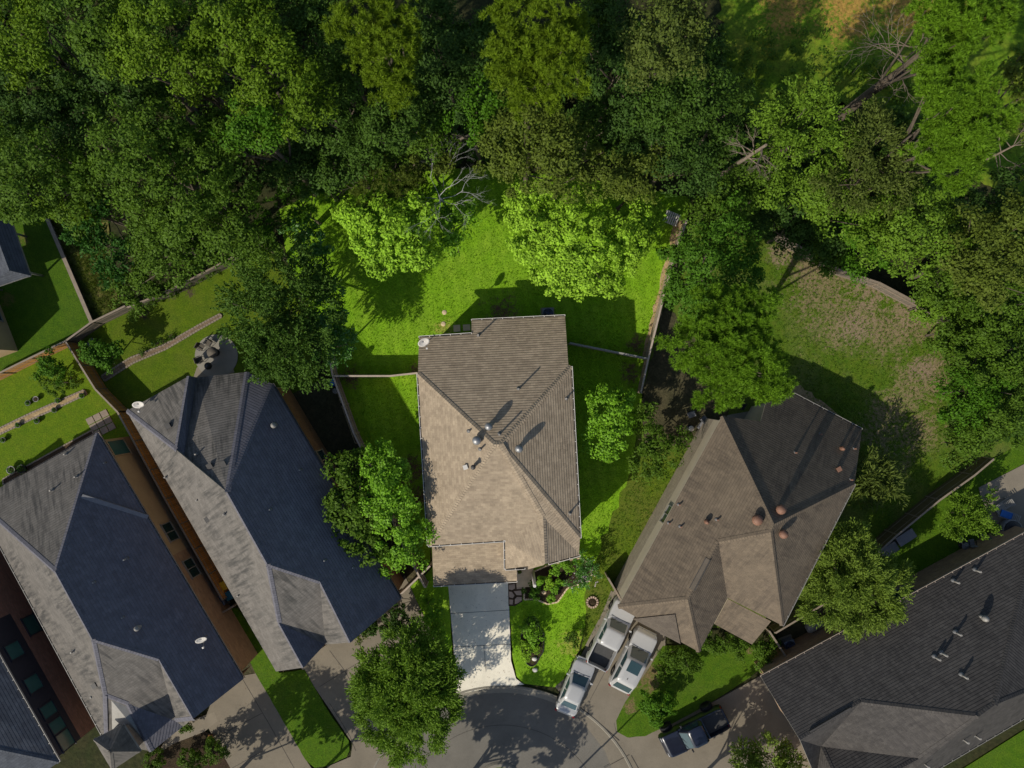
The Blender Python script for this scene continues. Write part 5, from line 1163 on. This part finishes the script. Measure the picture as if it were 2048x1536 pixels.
# ---------------------------------------------------------------- satellite dishes
def dish(label, x, y, z, az, s=.5, name='satellite_dish'):
    p = P(x, y, z); root = empty(name, (p.x, p.y, p.z), label, 'satellite dish'); d = Vector((math.cos(az)*.75, math.sin(az)*.75, .6)).normalized()
    a = d.cross(Vector((0, 0, 1))).normalized(); b = a.cross(d); c = Vector((0, 0, .75))
    vs = []; n = 24
    for r_, q in ((.02, -.10), (.4, -.075), (.75, -.03), (1, .02)):
        for k in range(n):
            t = 2*math.pi*k/n; vs.append(c+(a*math.cos(t)*1.12+b*math.sin(t))*s*r_+d*q)
    fs = [(i*n+k, i*n+(k+1) % n, (i+1)*n+(k+1) % n, (i+1)*n+k) for i in range(3) for k in range(n)]+[tuple(range(n))]
    mb = MB(); mb.add(vs, fs, 0, True); o = mb.build('reflector', M['white'], root); m = o.modifiers.new('s', 'SOLIDIFY'); m.thickness = .02
    mb = MB(); mb.tube([Vector((0, 0, -.3)), Vector((0, 0, .55)), c-d*.1], [.035, .035, .035], 8); mb.build('mast', M['grey'], root)
    f_ = c+d*.55-b*.4*s; mb = MB(); mb.tube([c-b*s*.9, f_], [.018, .018], 6); mb.build('arm', M['grey'], root)
    mb = MB(); mb.box(tuple(f_), (.12, .12, .16), az); mb.build('receiver', M['white'], root, bevel=.01)
    return root
dish('large white satellite dish at the top left corner of the middle roof', 850, 686, 5.0, R(-60), .40)
dish('white satellite dish at the pointed rear corner of the cedar walled house', 287, 809, 5.3, R(-70), .36)
dish('white satellite dish on the shade tinted slope of the long grey house', 411, 1273, 5.7, R(-60), .36)
# ---------------------------------------------------------------- air conditioners
def aircon(label, x, y, rz):
    p = P(x, y, .8); root = empty('air_conditioner', (p.x, p.y, .1), label, 'air conditioner', rz=rz)
    MB().box((0, 0, .04), (1.1, 1.1, .08)).build('pad', M['walk'], root)
    mb = MB(); mb.box((0, 0, .45), (.86, .86, .74)); mb.build('case', M['ac'], root, bevel=.06)
    mb = MB(); mb.lathe((0, 0, .82), [(.40, 0), (.40, .02), (.36, .02), (.36, .0)], 24); mb.build('fan_ring', M['ac_fan'], root)
    mb = MB(); mb.lathe((0, 0, .822), [(.10, 0), (.09, .05)], 14)
    for k in range(5):
        t = 2*math.pi*k/5; mb.add([(.08*math.cos(t), .08*math.sin(t), .83), (.33*math.cos(t-.1), .33*math.sin(t-.1), .826), (.33*math.cos(t+.55), .33*math.sin(t+.55), .845), (.08*math.cos(t+.8), .08*math.sin(t+.8), .845)], [(0, 1, 2, 3)])
    mb.build('fan', M['ac_fan'], root)
    mb = MB()
    for r_ in (.14, .2, .26, .32):
        q = [(r_*math.cos(2*math.pi*k/24), r_*math.sin(2*math.pi*k/24), .865) for k in range(25)]; mb.tube(q, [.006]*25, 4, cap=False)
    mb.build('grille', M['ac'], root); return root
aircon('blue grey air conditioner between the two left houses beside the cedar fence', 437, 1204, R(25)); aircon('blue grey air conditioner by the corner of the charcoal roofed house', 1580, 1291, R(20))
aircon('air conditioner half hidden under the rear eave of the middle house', 1096, 627, R(2))
# ---------------------------------------------------------------- bins, barrels, pots
def bin_(label, x, y, rz, mat, cat='bin', name='wheelie_bin', s=1.0):
    p = P(x, y, .9); root = empty(name, (p.x, p.y, .1), label, cat, rz=rz)
    mb = MB(); mb.box((0, 0, .45*s), (.46*s, .6*s, .9*s), 0, 0, 1.18); mb.build('tub', mat, root, bevel=.03)
    mb = MB(); mb.box((0, 0, .93*s), (.6*s, .76*s, .07)); mb.build('lid', mat, root, bevel=.02)
    mb = MB(); mb.tube([(-.25*s, -.4*s, .86*s), (.25*s, -.4*s, .86*s)], [.02, .02], 6); mb.build('handle', M['black'], root); return root
bin_('yellow bin squeezed beside the cedar fence', 446, 1172, R(28), M['yellow'], s=.95); bin_('teal bin next to the yellow bin', 458, 1191, R(28), M['teal'], s=.95)
def barrel(label, x, y, r_, h, mat, cat='barrel', name='barrel', lidm=None):
    p = P(x, y, h); root = empty(name, (p.x, p.y, .1), label, cat)
    mb = MB(); mb.lathe((0, 0, 0), [(r_*.92, 0), (r_, .06), (r_, h*.3), (r_*1.04, h*.33), (r_, h*.36), (r_, h*.64), (r_*1.04, h*.67), (r_, h*.7), (r_, h*.95), (r_*.93, h)], 24); mb.build('drum', mat, root)
    mb = MB(); mb.lathe((0, 0, h), [(r_*.95, 0), (r_*.95, .03), (r_*.8, .03), (r_*.78, .01)], 24); mb.lathe((r_*.5, 0, h), [(.05, 0), (.04, .04)], 8); mb.build('lid', lidm or mat, root); return root
barrel('blue barrel at the corner of the left fence', 664, 765, .3, .9, M['blue']); barrel('pale blue grey bucket below the blue barrel', 671, 782, .22, .5, M['white_dim'], 'bucket', 'bucket')
def pot(label, x, y, h, r_, mat, plant=None, group=None, z=.1, cat='plant pot'):
    p = P(x, y, z+h); root = empty('plant_pot', (p.x, p.y, z), label, cat, group=group)
    mb = MB(); mb.lathe((0, 0, 0), [(r_*.68, 0), (r_*.95, h*.85), (r_*1.05, h*.86), (r_*1.05, h), (r_*.9, h), (r_*.86, h*.86), (.02, h*.85)], 18); mb.build('pot', mat, root)
    mb = MB(); mb.lathe((0, 0, h*.84), [(r_*.86, 0), (r_*.5, .02), (.02, .03)], 14); mb.build('potting_soil', M['mulch'], root)
    if plant:
        cl = np.array([[0, 0, h, 0, 0, 1.0]]*3); v_ = leaves(cl, 40, .05, r_*1.1, .7); v_[:, 2] = np.maximum(v_[:, 2], h*.8)
        link(bpy.data.objects.new('leaves', quadmesh('leaves', v_, LM[plant])), root)
    return root
for i, (x, y) in enumerate(((684, 808), (691, 821), (693, 828))):
    pot('black pot hung on the long pale fence, %s of three' % ('highest', 'middle', 'lowest')[i], x, y, .25, .13, M['black'], z=1.45, group='black pots hung on the fence')
for i, (x, y, pl) in enumerate(((71, 798, None), (115, 801, 'green'), (108, 820, 'dark'), (163, 791, 'green'), (73, 842, 'green'), (55, 806, 'jade'), (35, 850, 'green'), (5, 880, 'green'))):
    pot('pot in the courtyard garden, %s' % ('pale rimmed, on the lawn above the stone row', 'with leafy plant on the stone row', 'dark, just below the stone row', 'beside the upper end of the stone row', 'on the lower side of the stone row', 'small and bushy, above the stone row', 'near the lower end of the stone row', 'at the left edge of the picture')[i], x, y, .3, .22, M['grey'] if pl else M['white_dim'], pl, group='pots in the courtyard garden')
pot('pale green pot by the wall of the long grey house', 21, 940, .45, .33, M['white_dim'], 'jade'); pot('dark green leafy pot next to the pale green pot', 42, 938, .4, .35, M['black'], 'green')
pot('brown flower pot on the porch of the middle house', 1039, 1143, .35, .15, M['wood'], 'olive', z=.26); pot('terracotta pot by the left front walk', 421, 1475, .3, .2, M['terracotta'], 'rust')
# ring planter / tree ring on the side lawn
p = P(1184, 1203, 0); r_ = empty('fire_pit', (p.x, p.y, .1), 'small round brick ring with dark soil on the side lawn', 'fire pit')
mb = MB()
for k in range(14):
    t = 2*math.pi*k/14; mb.box((.42*math.cos(t), .42*math.sin(t), .08), (.16, .13, .16), t+.1)
mb.build('bricks', M['stone'], r_); MB().lathe((0, 0, 0), [(.38, 0), (.36, .05), (.02, .08)], 18).build('ash', M['mulch'], r_)
# ---------------------------------------------------------------- stone work
def stones(name, label, cat, pts, mat, z, hgt, base=None, gap=.0):
    root = empty(name, (P(*pts[0][0]).x, P(*pts[0][0]).y, 0), label, cat); o0 = root.location
    for q in pts:
        w_ = [P(*a) for a in q]; w_ = inset(w_, .03)
        mb = MB(); n = len(w_)
        if poly_area([(a.x, a.y) for a in w_]) < 0: w_ = w_[::-1]
        zz = z+random.uniform(0, .015)
        mb.add([(a.x-o0.x, a.y-o0.y, z-hgt) for a in w_]+[(a.x-o0.x, a.y-o0.y, zz) for a in w_], [tuple(range(n, 2*n))]+[(i, (i+1) % n, n+(i+1) % n, n+i) for i in range(n)])
        mb.build('stone', mat, root, bevel=.012)
    return root
flag = [[(1017, 1168), (1030, 1166), (1031, 1176), (1024, 1180), (1017, 1178)], [(1031, 1166), (1045, 1166), (1044, 1177), (1033, 1178)], [(1017, 1181), (1024, 1182), (1030, 1190), (1026, 1196), (1018, 1194)],
        [(1026, 1181), (1043, 1179), (1044, 1190), (1033, 1190)], [(1018, 1197), (1027, 1198), (1026, 1209), (1018, 1208)], [(1029, 1197), (1034, 1192), (1044, 1192), (1044, 1200), (1036, 1206), (1029, 1208)], [(1029, 1186), (1031, 1191), (1027, 1186)]][:6]
stones('flagstone_path', 'flagstone path between the pale driveway and the flower bed', 'path', flag, M['stone'], .15, .1)
sheet('path_mortar', [(1016, 1165), (1046, 1164), (1045, 1202), (1030, 1211), (1017, 1211)], .135, M['soil'])
stones('paver_patio', 'two square tan pavers at the back step of the middle house', 'pavers', [[(906, 650), (921, 649), (922, 664), (907, 665)], [(925, 649), (941, 648), (942, 662), (926, 663)], [(905, 666), (885, 668), (884, 671), (905, 670)]], M['paver'], .16, .1)
for x, y, lab in ((889, 625, 'round stepping stone on the back lawn, upper'), (887, 648, 'round stepping stone on the back lawn, lower')):
    p = P(x, y); tag(MB().lathe((0, 0, .1), [(.17, 0), (.2, .02), (.18, .035), (.02, .04)], 14).build('stepping_stone', M['paver'], loc=(p.x, p.y, 0)), lab, 'stepping stone')
for x, y, lab in ((1069, 1316, 'white rock in the lower end of the oval bed'), (1070, 1338, 'small white rock on the front lawn below the oval bed'), (1088, 1183, 'pale boulder in the flower bed')):
    p = P(x, y); mb = MB(); mb.lathe((0, 0, .12), [(.16, 0), (.2, .08), (.14, .17), (.03, .2)], 7, sx=1.2); tag(mb.build('rock', M['white'] if y > 1200 else M['paver'], loc=(p.x, p.y, 0), bevel=.02), lab, 'rock')
# oval bed and front bed edging
def bed(name, label, pts, z=.15, edge=None, w=.16, soil=None):
    w_ = [P(*a) for a in pts]; o0 = sum(w_, Vector())/len(w_); root = empty(name, (o0.x, o0.y, 0), label, 'flower bed')
    mb = MB(); q = [(a.x-o0.x, a.y-o0.y, z) for a in w_]; n = len(q); mb.add([(0, 0, z+.05)]+q, [(0, 1+i, 1+(i+1) % n) for i in range(n)]); mb.build('bed_soil', soil or M['mulch'], root)
    if edge:
        mb = MB()
        for i in range(n):
            a = Vector(q[i]); b = Vector(q[(i+1) % n]); L_ = (b-a).length; k = max(1, int(L_/.24))
            for j in range(k):
                c_ = a.lerp(b, (j+.5)/k); mb.box((c_.x, c_.y, z+.0), (L_/k*.9, w, .14), math.atan2(b.y-a.y, b.x-a.x)+random.uniform(-.08, .08))
        mb.build('edging', edge, root, bevel=.01)
    return root
ov = [(1063+24*math.cos(t)*(.9 if math.sin(t) < 0 else .85)+(4 if abs(math.sin(t)) < .5 and math.cos(t) > 0 else 0), 1284+47*math.sin(t)) for t in [2*math.pi*k/28 for k in range(28)]]
bed('oval_bed', 'oval planted bed with dark edging on the front lawn', ov, .12, M['black'], .06)
bed('front_bed', 'flower bed in front of the porch of the middle house', [(1050, 1150), (1095, 1130), (1160, 1115), (1185, 1130), (1180, 1160), (1135, 1175), (1115, 1203), (1095, 1207), (1070, 1197), (1048, 1198)], .12, M['paver'], .12)
bed('raised_bed', 'narrow timber edged bed along the long pale fence', [(668, 756), (678, 756), (700, 820), (720, 884), (712, 886), (690, 825)], .2, M['plank'], .09, M['soil'])
bed('courtyard_bed', 'stone edged plant row across the courtyard garden', [(-10, 862), (60, 828), (110, 806), (170, 780), (176, 788), (118, 815), (66, 838), (-10, 874)], .12, M['cap_tan'], .14, M['sand'])
bed('edging_bed', 'scalloped brick edging strip above the round stone patio', [(205, 752), (262, 716), (330, 690), (400, 650), (442, 628), (445, 634), (402, 658), (334, 698), (268, 726), (212, 762)], .13, M['cap_tan'], .14, M['sand2'])
bed('hedge_bed', 'pebbled bed beneath the dark roof of the long grey house', [(10, 970), (190, 868), (186, 860), (8, 958)], .12, M['cap_tan'], .12, M['soil'])
# flowers on the corner shrub
mb = MB()
for k in range(46):
    p = P(1150+random.gauss(18, 12), 1160+random.gauss(0, 7), random.uniform(.9, 1.5)); a = random.random()*6
    for j in range(3): mb.add([(p.x+.07*math.cos(a+j*2), p.y+.07*math.sin(a+j*2), p.z), (p.x+.07*math.cos(a+j*2+1), p.y+.07*math.sin(a+j*2+1), p.z+.02), (p.x, p.y, p.z+.03)], [(0, 1, 2)])
fl = mb.build('flowers', M['flower']); tag(fl, 'pale pink blossoms on the shrub at the front corner of the middle house', 'flowers', kind='stuff')
# brown patio square at the rear of the long grey house
stones('brick_patio', 'small square paver patio at the rear corner of the long grey house', 'patio', [[(172+i*14+j*7, 838+j*13-i*7), (186+i*14+j*7, 831+j*13-i*7), (193+i*14+j*7, 844+j*13-i*7), (179+i*14+j*7, 851+j*13-i*7)] for i in range(3) for j in range(3)], M['cap_tan'], .15, .08)
# round stone patio with furniture
p = P(434, 712); disc('round_patio', p, 1.75, .14, M['patio'], 40); sheet('patio_slab', [(395, 735), (460, 712), (470, 745), (385, 765)], .135, M['walk'])
def chair(label, x, y, rz, mat, grp=None, sc=1.0, name='patio_chair'):
    p = P(x, y, .4); root = empty(name, (p.x, p.y, .14), label, 'chair', rz=rz, group=grp)
    MB().box((0, 0, .42), (.5*sc, .5*sc, .06)).build('seat', mat, root, bevel=.02)
    MB().box((-.25*sc, 0, .68), (.06, .5*sc, .5)).build('backrest', mat, root, bevel=.02)
    for s in (-1, 1):
        MB().bar((-.22*sc, s*.27*sc, .62), (.22*sc, s*.27*sc, .62), .05, .03).build('armrest', M['black'], root)
        for t in (-1, 1): MB().tube([(t*.21*sc, s*.22*sc, 0), (t*.21*sc, s*.22*sc, .42)], [.02, .02], 6).build('leg', M['black'], root)
    return root
gg = 'chairs on the round stone patio'
chair('brown chair on the round patio, topmost', 419, 686, R(-120), M['cushion'], gg); chair('brown chair on the round patio, left one', 403, 694, R(-30), M['cushion'], gg); chair('brown chair on the round patio, lowest by the grill', 401, 720, R(20), M['cushion'], gg)
def table(label, x, y, r_, mat, z=.14, h=.72):
    p = P(x, y, h); root = empty('round_table', (p.x, p.y, z), label, 'table')
    MB().lathe((0, 0, h-.03), [(r_, 0), (r_, .03)], 26).build('table_top', mat, root); MB().tube([(0, 0, 0), (0, 0, h-.03)], [.05, .05]).build('pedestal', M['black'], root)
    MB().lathe((0, 0, 0), [(.3, 0), (.3, .03), (.06, .06)], 16).build('base', M['black'], root); return root
table('round table on the round stone patio', 426, 705, .45, M['cushion'])
def grill(label, x, y, mat=None):
    p = P(x, y, .8); root = empty('barbecue', (p.x, p.y, .14), label, 'barbecue')
    MB().lathe((0, 0, .5), [(.05, 0), (.22, .06), (.3, .18), (.3, .25), (.29, .3), (.2, .42), (.05, .47)], 22).build('kettle', M['black'], root)
    for k in range(3):
        t = 2.1*k+.4; MB().tube([(.12*math.cos(t), .12*math.sin(t), .55), (.32*math.cos(t), .32*math.sin(t), 0)], [.015, .015], 6).build('leg', M['grey'], root)
    MB().bar((-.06, 0, .99), (.06, 0, .99), .03, .03).build('handle', M['grey'], root); return root
grill('black kettle barbecue on the patio by the cedar walled house', 417, 732); grill('black kettle barbecue beside the rear corner of the middle house', 1262 - 4, 790 + 2) if False else None
def box_(name, label, cat, x, y, dims, rz, mat, z=.1, lidm=None, ribs=0):
    p = P(x, y, z+dims[2]); root = empty(name, (p.x, p.y, z), label, cat, rz=rz)
    MB().box((0, 0, dims[2]*.44), (dims[0]*.96, dims[1]*.96, dims[2]*.88)).build('box_body', mat, root, bevel=.02)
    mb = MB(); mb.box((0, 0, dims[2]*.94), (dims[0], dims[1], dims[2]*.12))
    for k in range(ribs): mb.box((-dims[0]/2+(k+.5)*dims[0]/ribs, 0, dims[2]+.012), (.03, dims[1]*.9, .03))
    mb.build('lid', lidm or mat, root, bevel=.02)
    MB().bar((-.1, -dims[1]/2-.01, dims[2]*.9), (.1, -dims[1]/2-.01, dims[2]*.9), .03, .03).build('handle', M['black'], root); return root
box_('storage_box', 'ribbed grey storage box against the dark olive fence', 'storage box', 1813, 1075, (1.55, .8, .75), R(33), M['greybox'], ribs=9)
box_('storage_box', 'mottled grey storage box nearest the feathery tree', 'storage box', 1780, 1100, (1.4, .8, .7), R(33), M['greybox'], lidm=M['grey'], ribs=0)
box_('storage_box', 'low grey bench box beside the cedar walled patio', 'storage box', 181, 686, (.75, .5, .45), R(50), M['grey'], ribs=5)
# white tank
p = P(1628, 1250, .6); rt = empty('propane_tank', (p.x, p.y, .1), 'white rounded utility tank between the tan house and charcoal roof', 'tank', rz=R(27))
mb = MB(); prof = [(.02, -.75), (.25, -.72), (.38, -.6), (.42, -.4), (.42, .4), (.38, .6), (.25, .72), (.02, .75)]; n = 22
mb.add([(x_, r_*math.cos(2*math.pi*k/n), .6+r_*math.sin(2*math.pi*k/n)) for r_, x_ in prof for k in range(n)], [(i*n+k, i*n+(k+1) % n, (i+1)*n+(k+1) % n, (i+1)*n+k) for i in range(7) for k in range(n)], 0, True)
mb.build('tank_shell', M['white_dim'], rt); MB().lathe((0, 0, 1.0), [(.12, 0), (.12, .1), (.04, .14)], 12).build('valve_dome', M['grey'], rt)
for s in (-1, 1): MB().box((s*.45, 0, .12), (.1, .7, .24)).build('foot', M['grey'], rt)
# white pallets by the side fence
p = P(1342, 437, .3); rt = empty('pallet', (p.x, p.y, .1), 'white slatted pallets at the top of the wooden side fence', 'pallet', rz=R(-22))
for k in range(7): MB().box((-.5+k*.17, 0, .36), (.1, 1.0, .03)).build('slat', M['white'], rt)
for y in (-.42, 0, .42): MB().box((0, y, .27), (1.2, .09, .14)).build('bearer', M['white_dim'], rt)
# blue tarp / white lounge on the east patio
def lounge(label, x, y, rz, cloth=None):
    p = P(x, y, .4); root = empty('lounge_chair', (p.x, p.y, .14), label, 'lounger', rz=rz)
    for s in (-1, 1): MB().bar((-.75, s*.32, .35), (.75, s*.32, .35), .06, .05).build('side_rail', M['white_dim'], root)
    mb = MB()
    for k in range(8): mb.box((-.65+k*.11, 0, .37), (.08, .6, .025))
    for k in range(6): mb.bar((.25+k*.09, -.3, .42+k*.07), (.25+k*.09, .3, .42+k*.07), .075, .02)
    mb.build('slats', M['white_dim'], root)
    for x_ in (-.6, .6):
        for s in (-1, 1): MB().bar((x_, s*.3, 0), (x_, s*.3, .34), .05, .05).build('leg', M['white_dim'], root)
    if cloth:
        MB().box((-.1, 0, .42), (1.1, .55, .06)).build('cushion', cloth, root, bevel=.02)
    return root
lounge('white slatted lounger on the east patio, upper one', 2004, 1012, R(35)); lounge('white lounger with blue cushion on the east patio', 2014, 1030, R(-20), M['blue'])
p = P(2028, 1060, 1.0); rt = empty('hot_tub', (p.x, p.y, .14), 'round black topped tub in the corner of the east patio', 'hot tub')
MB().lathe((0, 0, 0), [(.72, 0), (.78, .1), (.8, .7), (.74, .75)], 28).build('tub_shell', M['greybox'], rt); MB().lathe((0, 0, .75), [(.72, 0), (.7, .07), (.3, .1), (.02, .1)], 28).build('cover', M['black'], rt)
gg = 'chairs along the wall of the charcoal roofed house'
chair('pale metal chair by the charcoal roof gutter, leftmost', 1918, 1078, R(60), M['white_dim'], gg); chair('grey chair by the charcoal roof gutter, middle one', 1940, 1084, R(100), M['greybox'], gg); chair('grey chair near the yellow shrub, rightmost of the row', 1965, 1072, R(130), M['grey'], gg)
table('small grey table between the chairs by the charcoal roof', 1930, 1092, .3, M['greybox'], .1, .5)
pot('square black planter by the charcoal roof gutter', 1917, 1115, .3, .28, M['black'], 'dark')
# things behind the tan house
chair('dark chair by the rear wall of the tan house', 1407, 838, R(40), M['greybox']); box_('cooler', 'grey cooler box behind the tan house', 'cooler', 1384, 829, (.6, .45, .4), R(20), M['greybox'])
table('round white topped side table behind the tan house', 1382, 857, .22, M['white'], .12, .5); box_('storage_box', 'pale crate next to the round side table behind the tan house', 'crate', 1404, 853, (.6, .5, .4), R(55), M['greybox'])
chair('dark lounge chair in the roof notch of the tan house', 1484, 812, R(-30), M['black'])
# meters and things on alley
p = P(1240, 1176, .5)
# street lamp just below the picture: its shadow crosses the driveway
p = P(1140, 1556, 0); rt = empty('street_lamp', (p.x, p.y, 0), 'street lamp below the picture whose thin shadow crosses the driveway', 'street lamp')
MB().tube([(0, 0, 0), (0, 0, 6)], [.09, .06], 12).build('pole', M['grey'], rt); MB().lathe((0, 0, 6), [(.06, 0), (.2, .1), (.22, .3), (.05, .42)], 16).build('lantern', M['grey'], rt)
# wind blown twigs and leaf specks on the pale drive
mb = MB()
for k in range(420):
    x = random.uniform(893, 1030); y = random.uniform(1175, 1380)
    if random.random() < .5: x = random.uniform(410, 880); y = random.uniform(1290, 1530)
    p = P(x, y, 0); a = random.random()*6.28; s_ = random.uniform(.02, .05)
    mb.add([(p.x-s_*math.cos(a), p.y-s_*math.sin(a), .15), (p.x+s_*.4*math.sin(a), p.y-s_*.4*math.cos(a), .155), (p.x+s_*math.cos(a), p.y+s_*math.sin(a), .15), (p.x-s_*.4*math.sin(a), p.y+s_*.4*math.cos(a), .155)], [(0, 1, 2, 3)])
tag(mb.build('fallen_leaves', M['wood']), 'scattered fallen leaves on the driveways', 'leaves', kind='stuff')
# patch of long grasses: rough meadow strip
def tufts(name, poly, n, mat, L, label):
    ps = [P(*q) for q in poly]; xs = [p.x for p in ps]; ys = [p.y for p in ps]; pts = []
    while len(pts) < n:
        x = random.uniform(min(xs), max(xs)); y = random.uniform(min(ys), max(ys)); c_ = False
        for i in range(len(ps)):
            a, b = ps[i], ps[i-1]
            if (a.y > y) != (b.y > y) and x < (b.x-a.x)*(y-a.y)/(b.y-a.y)+a.x: c_ = not c_
        if c_: pts.append((x, y, .1))
    p = np.array(pts); cl = np.column_stack([p, np.tile([0, 0, 1.0], (len(p), 1))]); v_ = needles(cl, 1, 8, L, .014, .05)
    v_[:, 2] = np.maximum(v_[:, 2], .09); o = bpy.data.objects.new(name, quadmesh(name, v_, mat)); link(o); tag(o, label, 'grass', kind='stuff')
tufts('meadow_grass', [(97, 430), (205, 430), (230, 600), (255, 612), (184, 642)], 1500, LM['olive'], .3, 'long yellowish grass in the meadow strip')
tufts('turf', [(655, 748), (630, 640), (575, 520), (700, 350), (960, 335), (1380, 395), (1330, 590), (1298, 716), (1283, 790), (1240, 1000), (1190, 1100), (1170, 1180), (1158, 1300), (1112, 1370), (1048, 1362), (1030, 1330), (1020, 1212), (1045, 1205), (1115, 1205), (1190, 1130), (1150, 1080),
    (1140, 740), (1128, 640), (945, 645), (900, 690), (838, 700), (838, 760), (845, 1000), (800, 1050), (725, 888), (668, 755)], 17000, LM['turf'], .085, 'mown grass blades of the middle house lawn')
tufts('yard_grass', [(1380, 600), (1500, 500), (1680, 550), (1830, 620), (1900, 760), (1880, 900), (1780, 1070), (1700, 960), (1600, 770), (1480, 700)], 3800, LM['willow'], .13, 'ragged grass tufts of the dry right hand yard')
tufts('side_tufts', [(1250, 990), (1300, 920), (1380, 910), (1320, 1040), (1240, 1190), (1160, 1300), (1180, 1180), (1200, 1090)], 1300, LM['willow'], .13, 'rough grass tufts between the two middle houses')
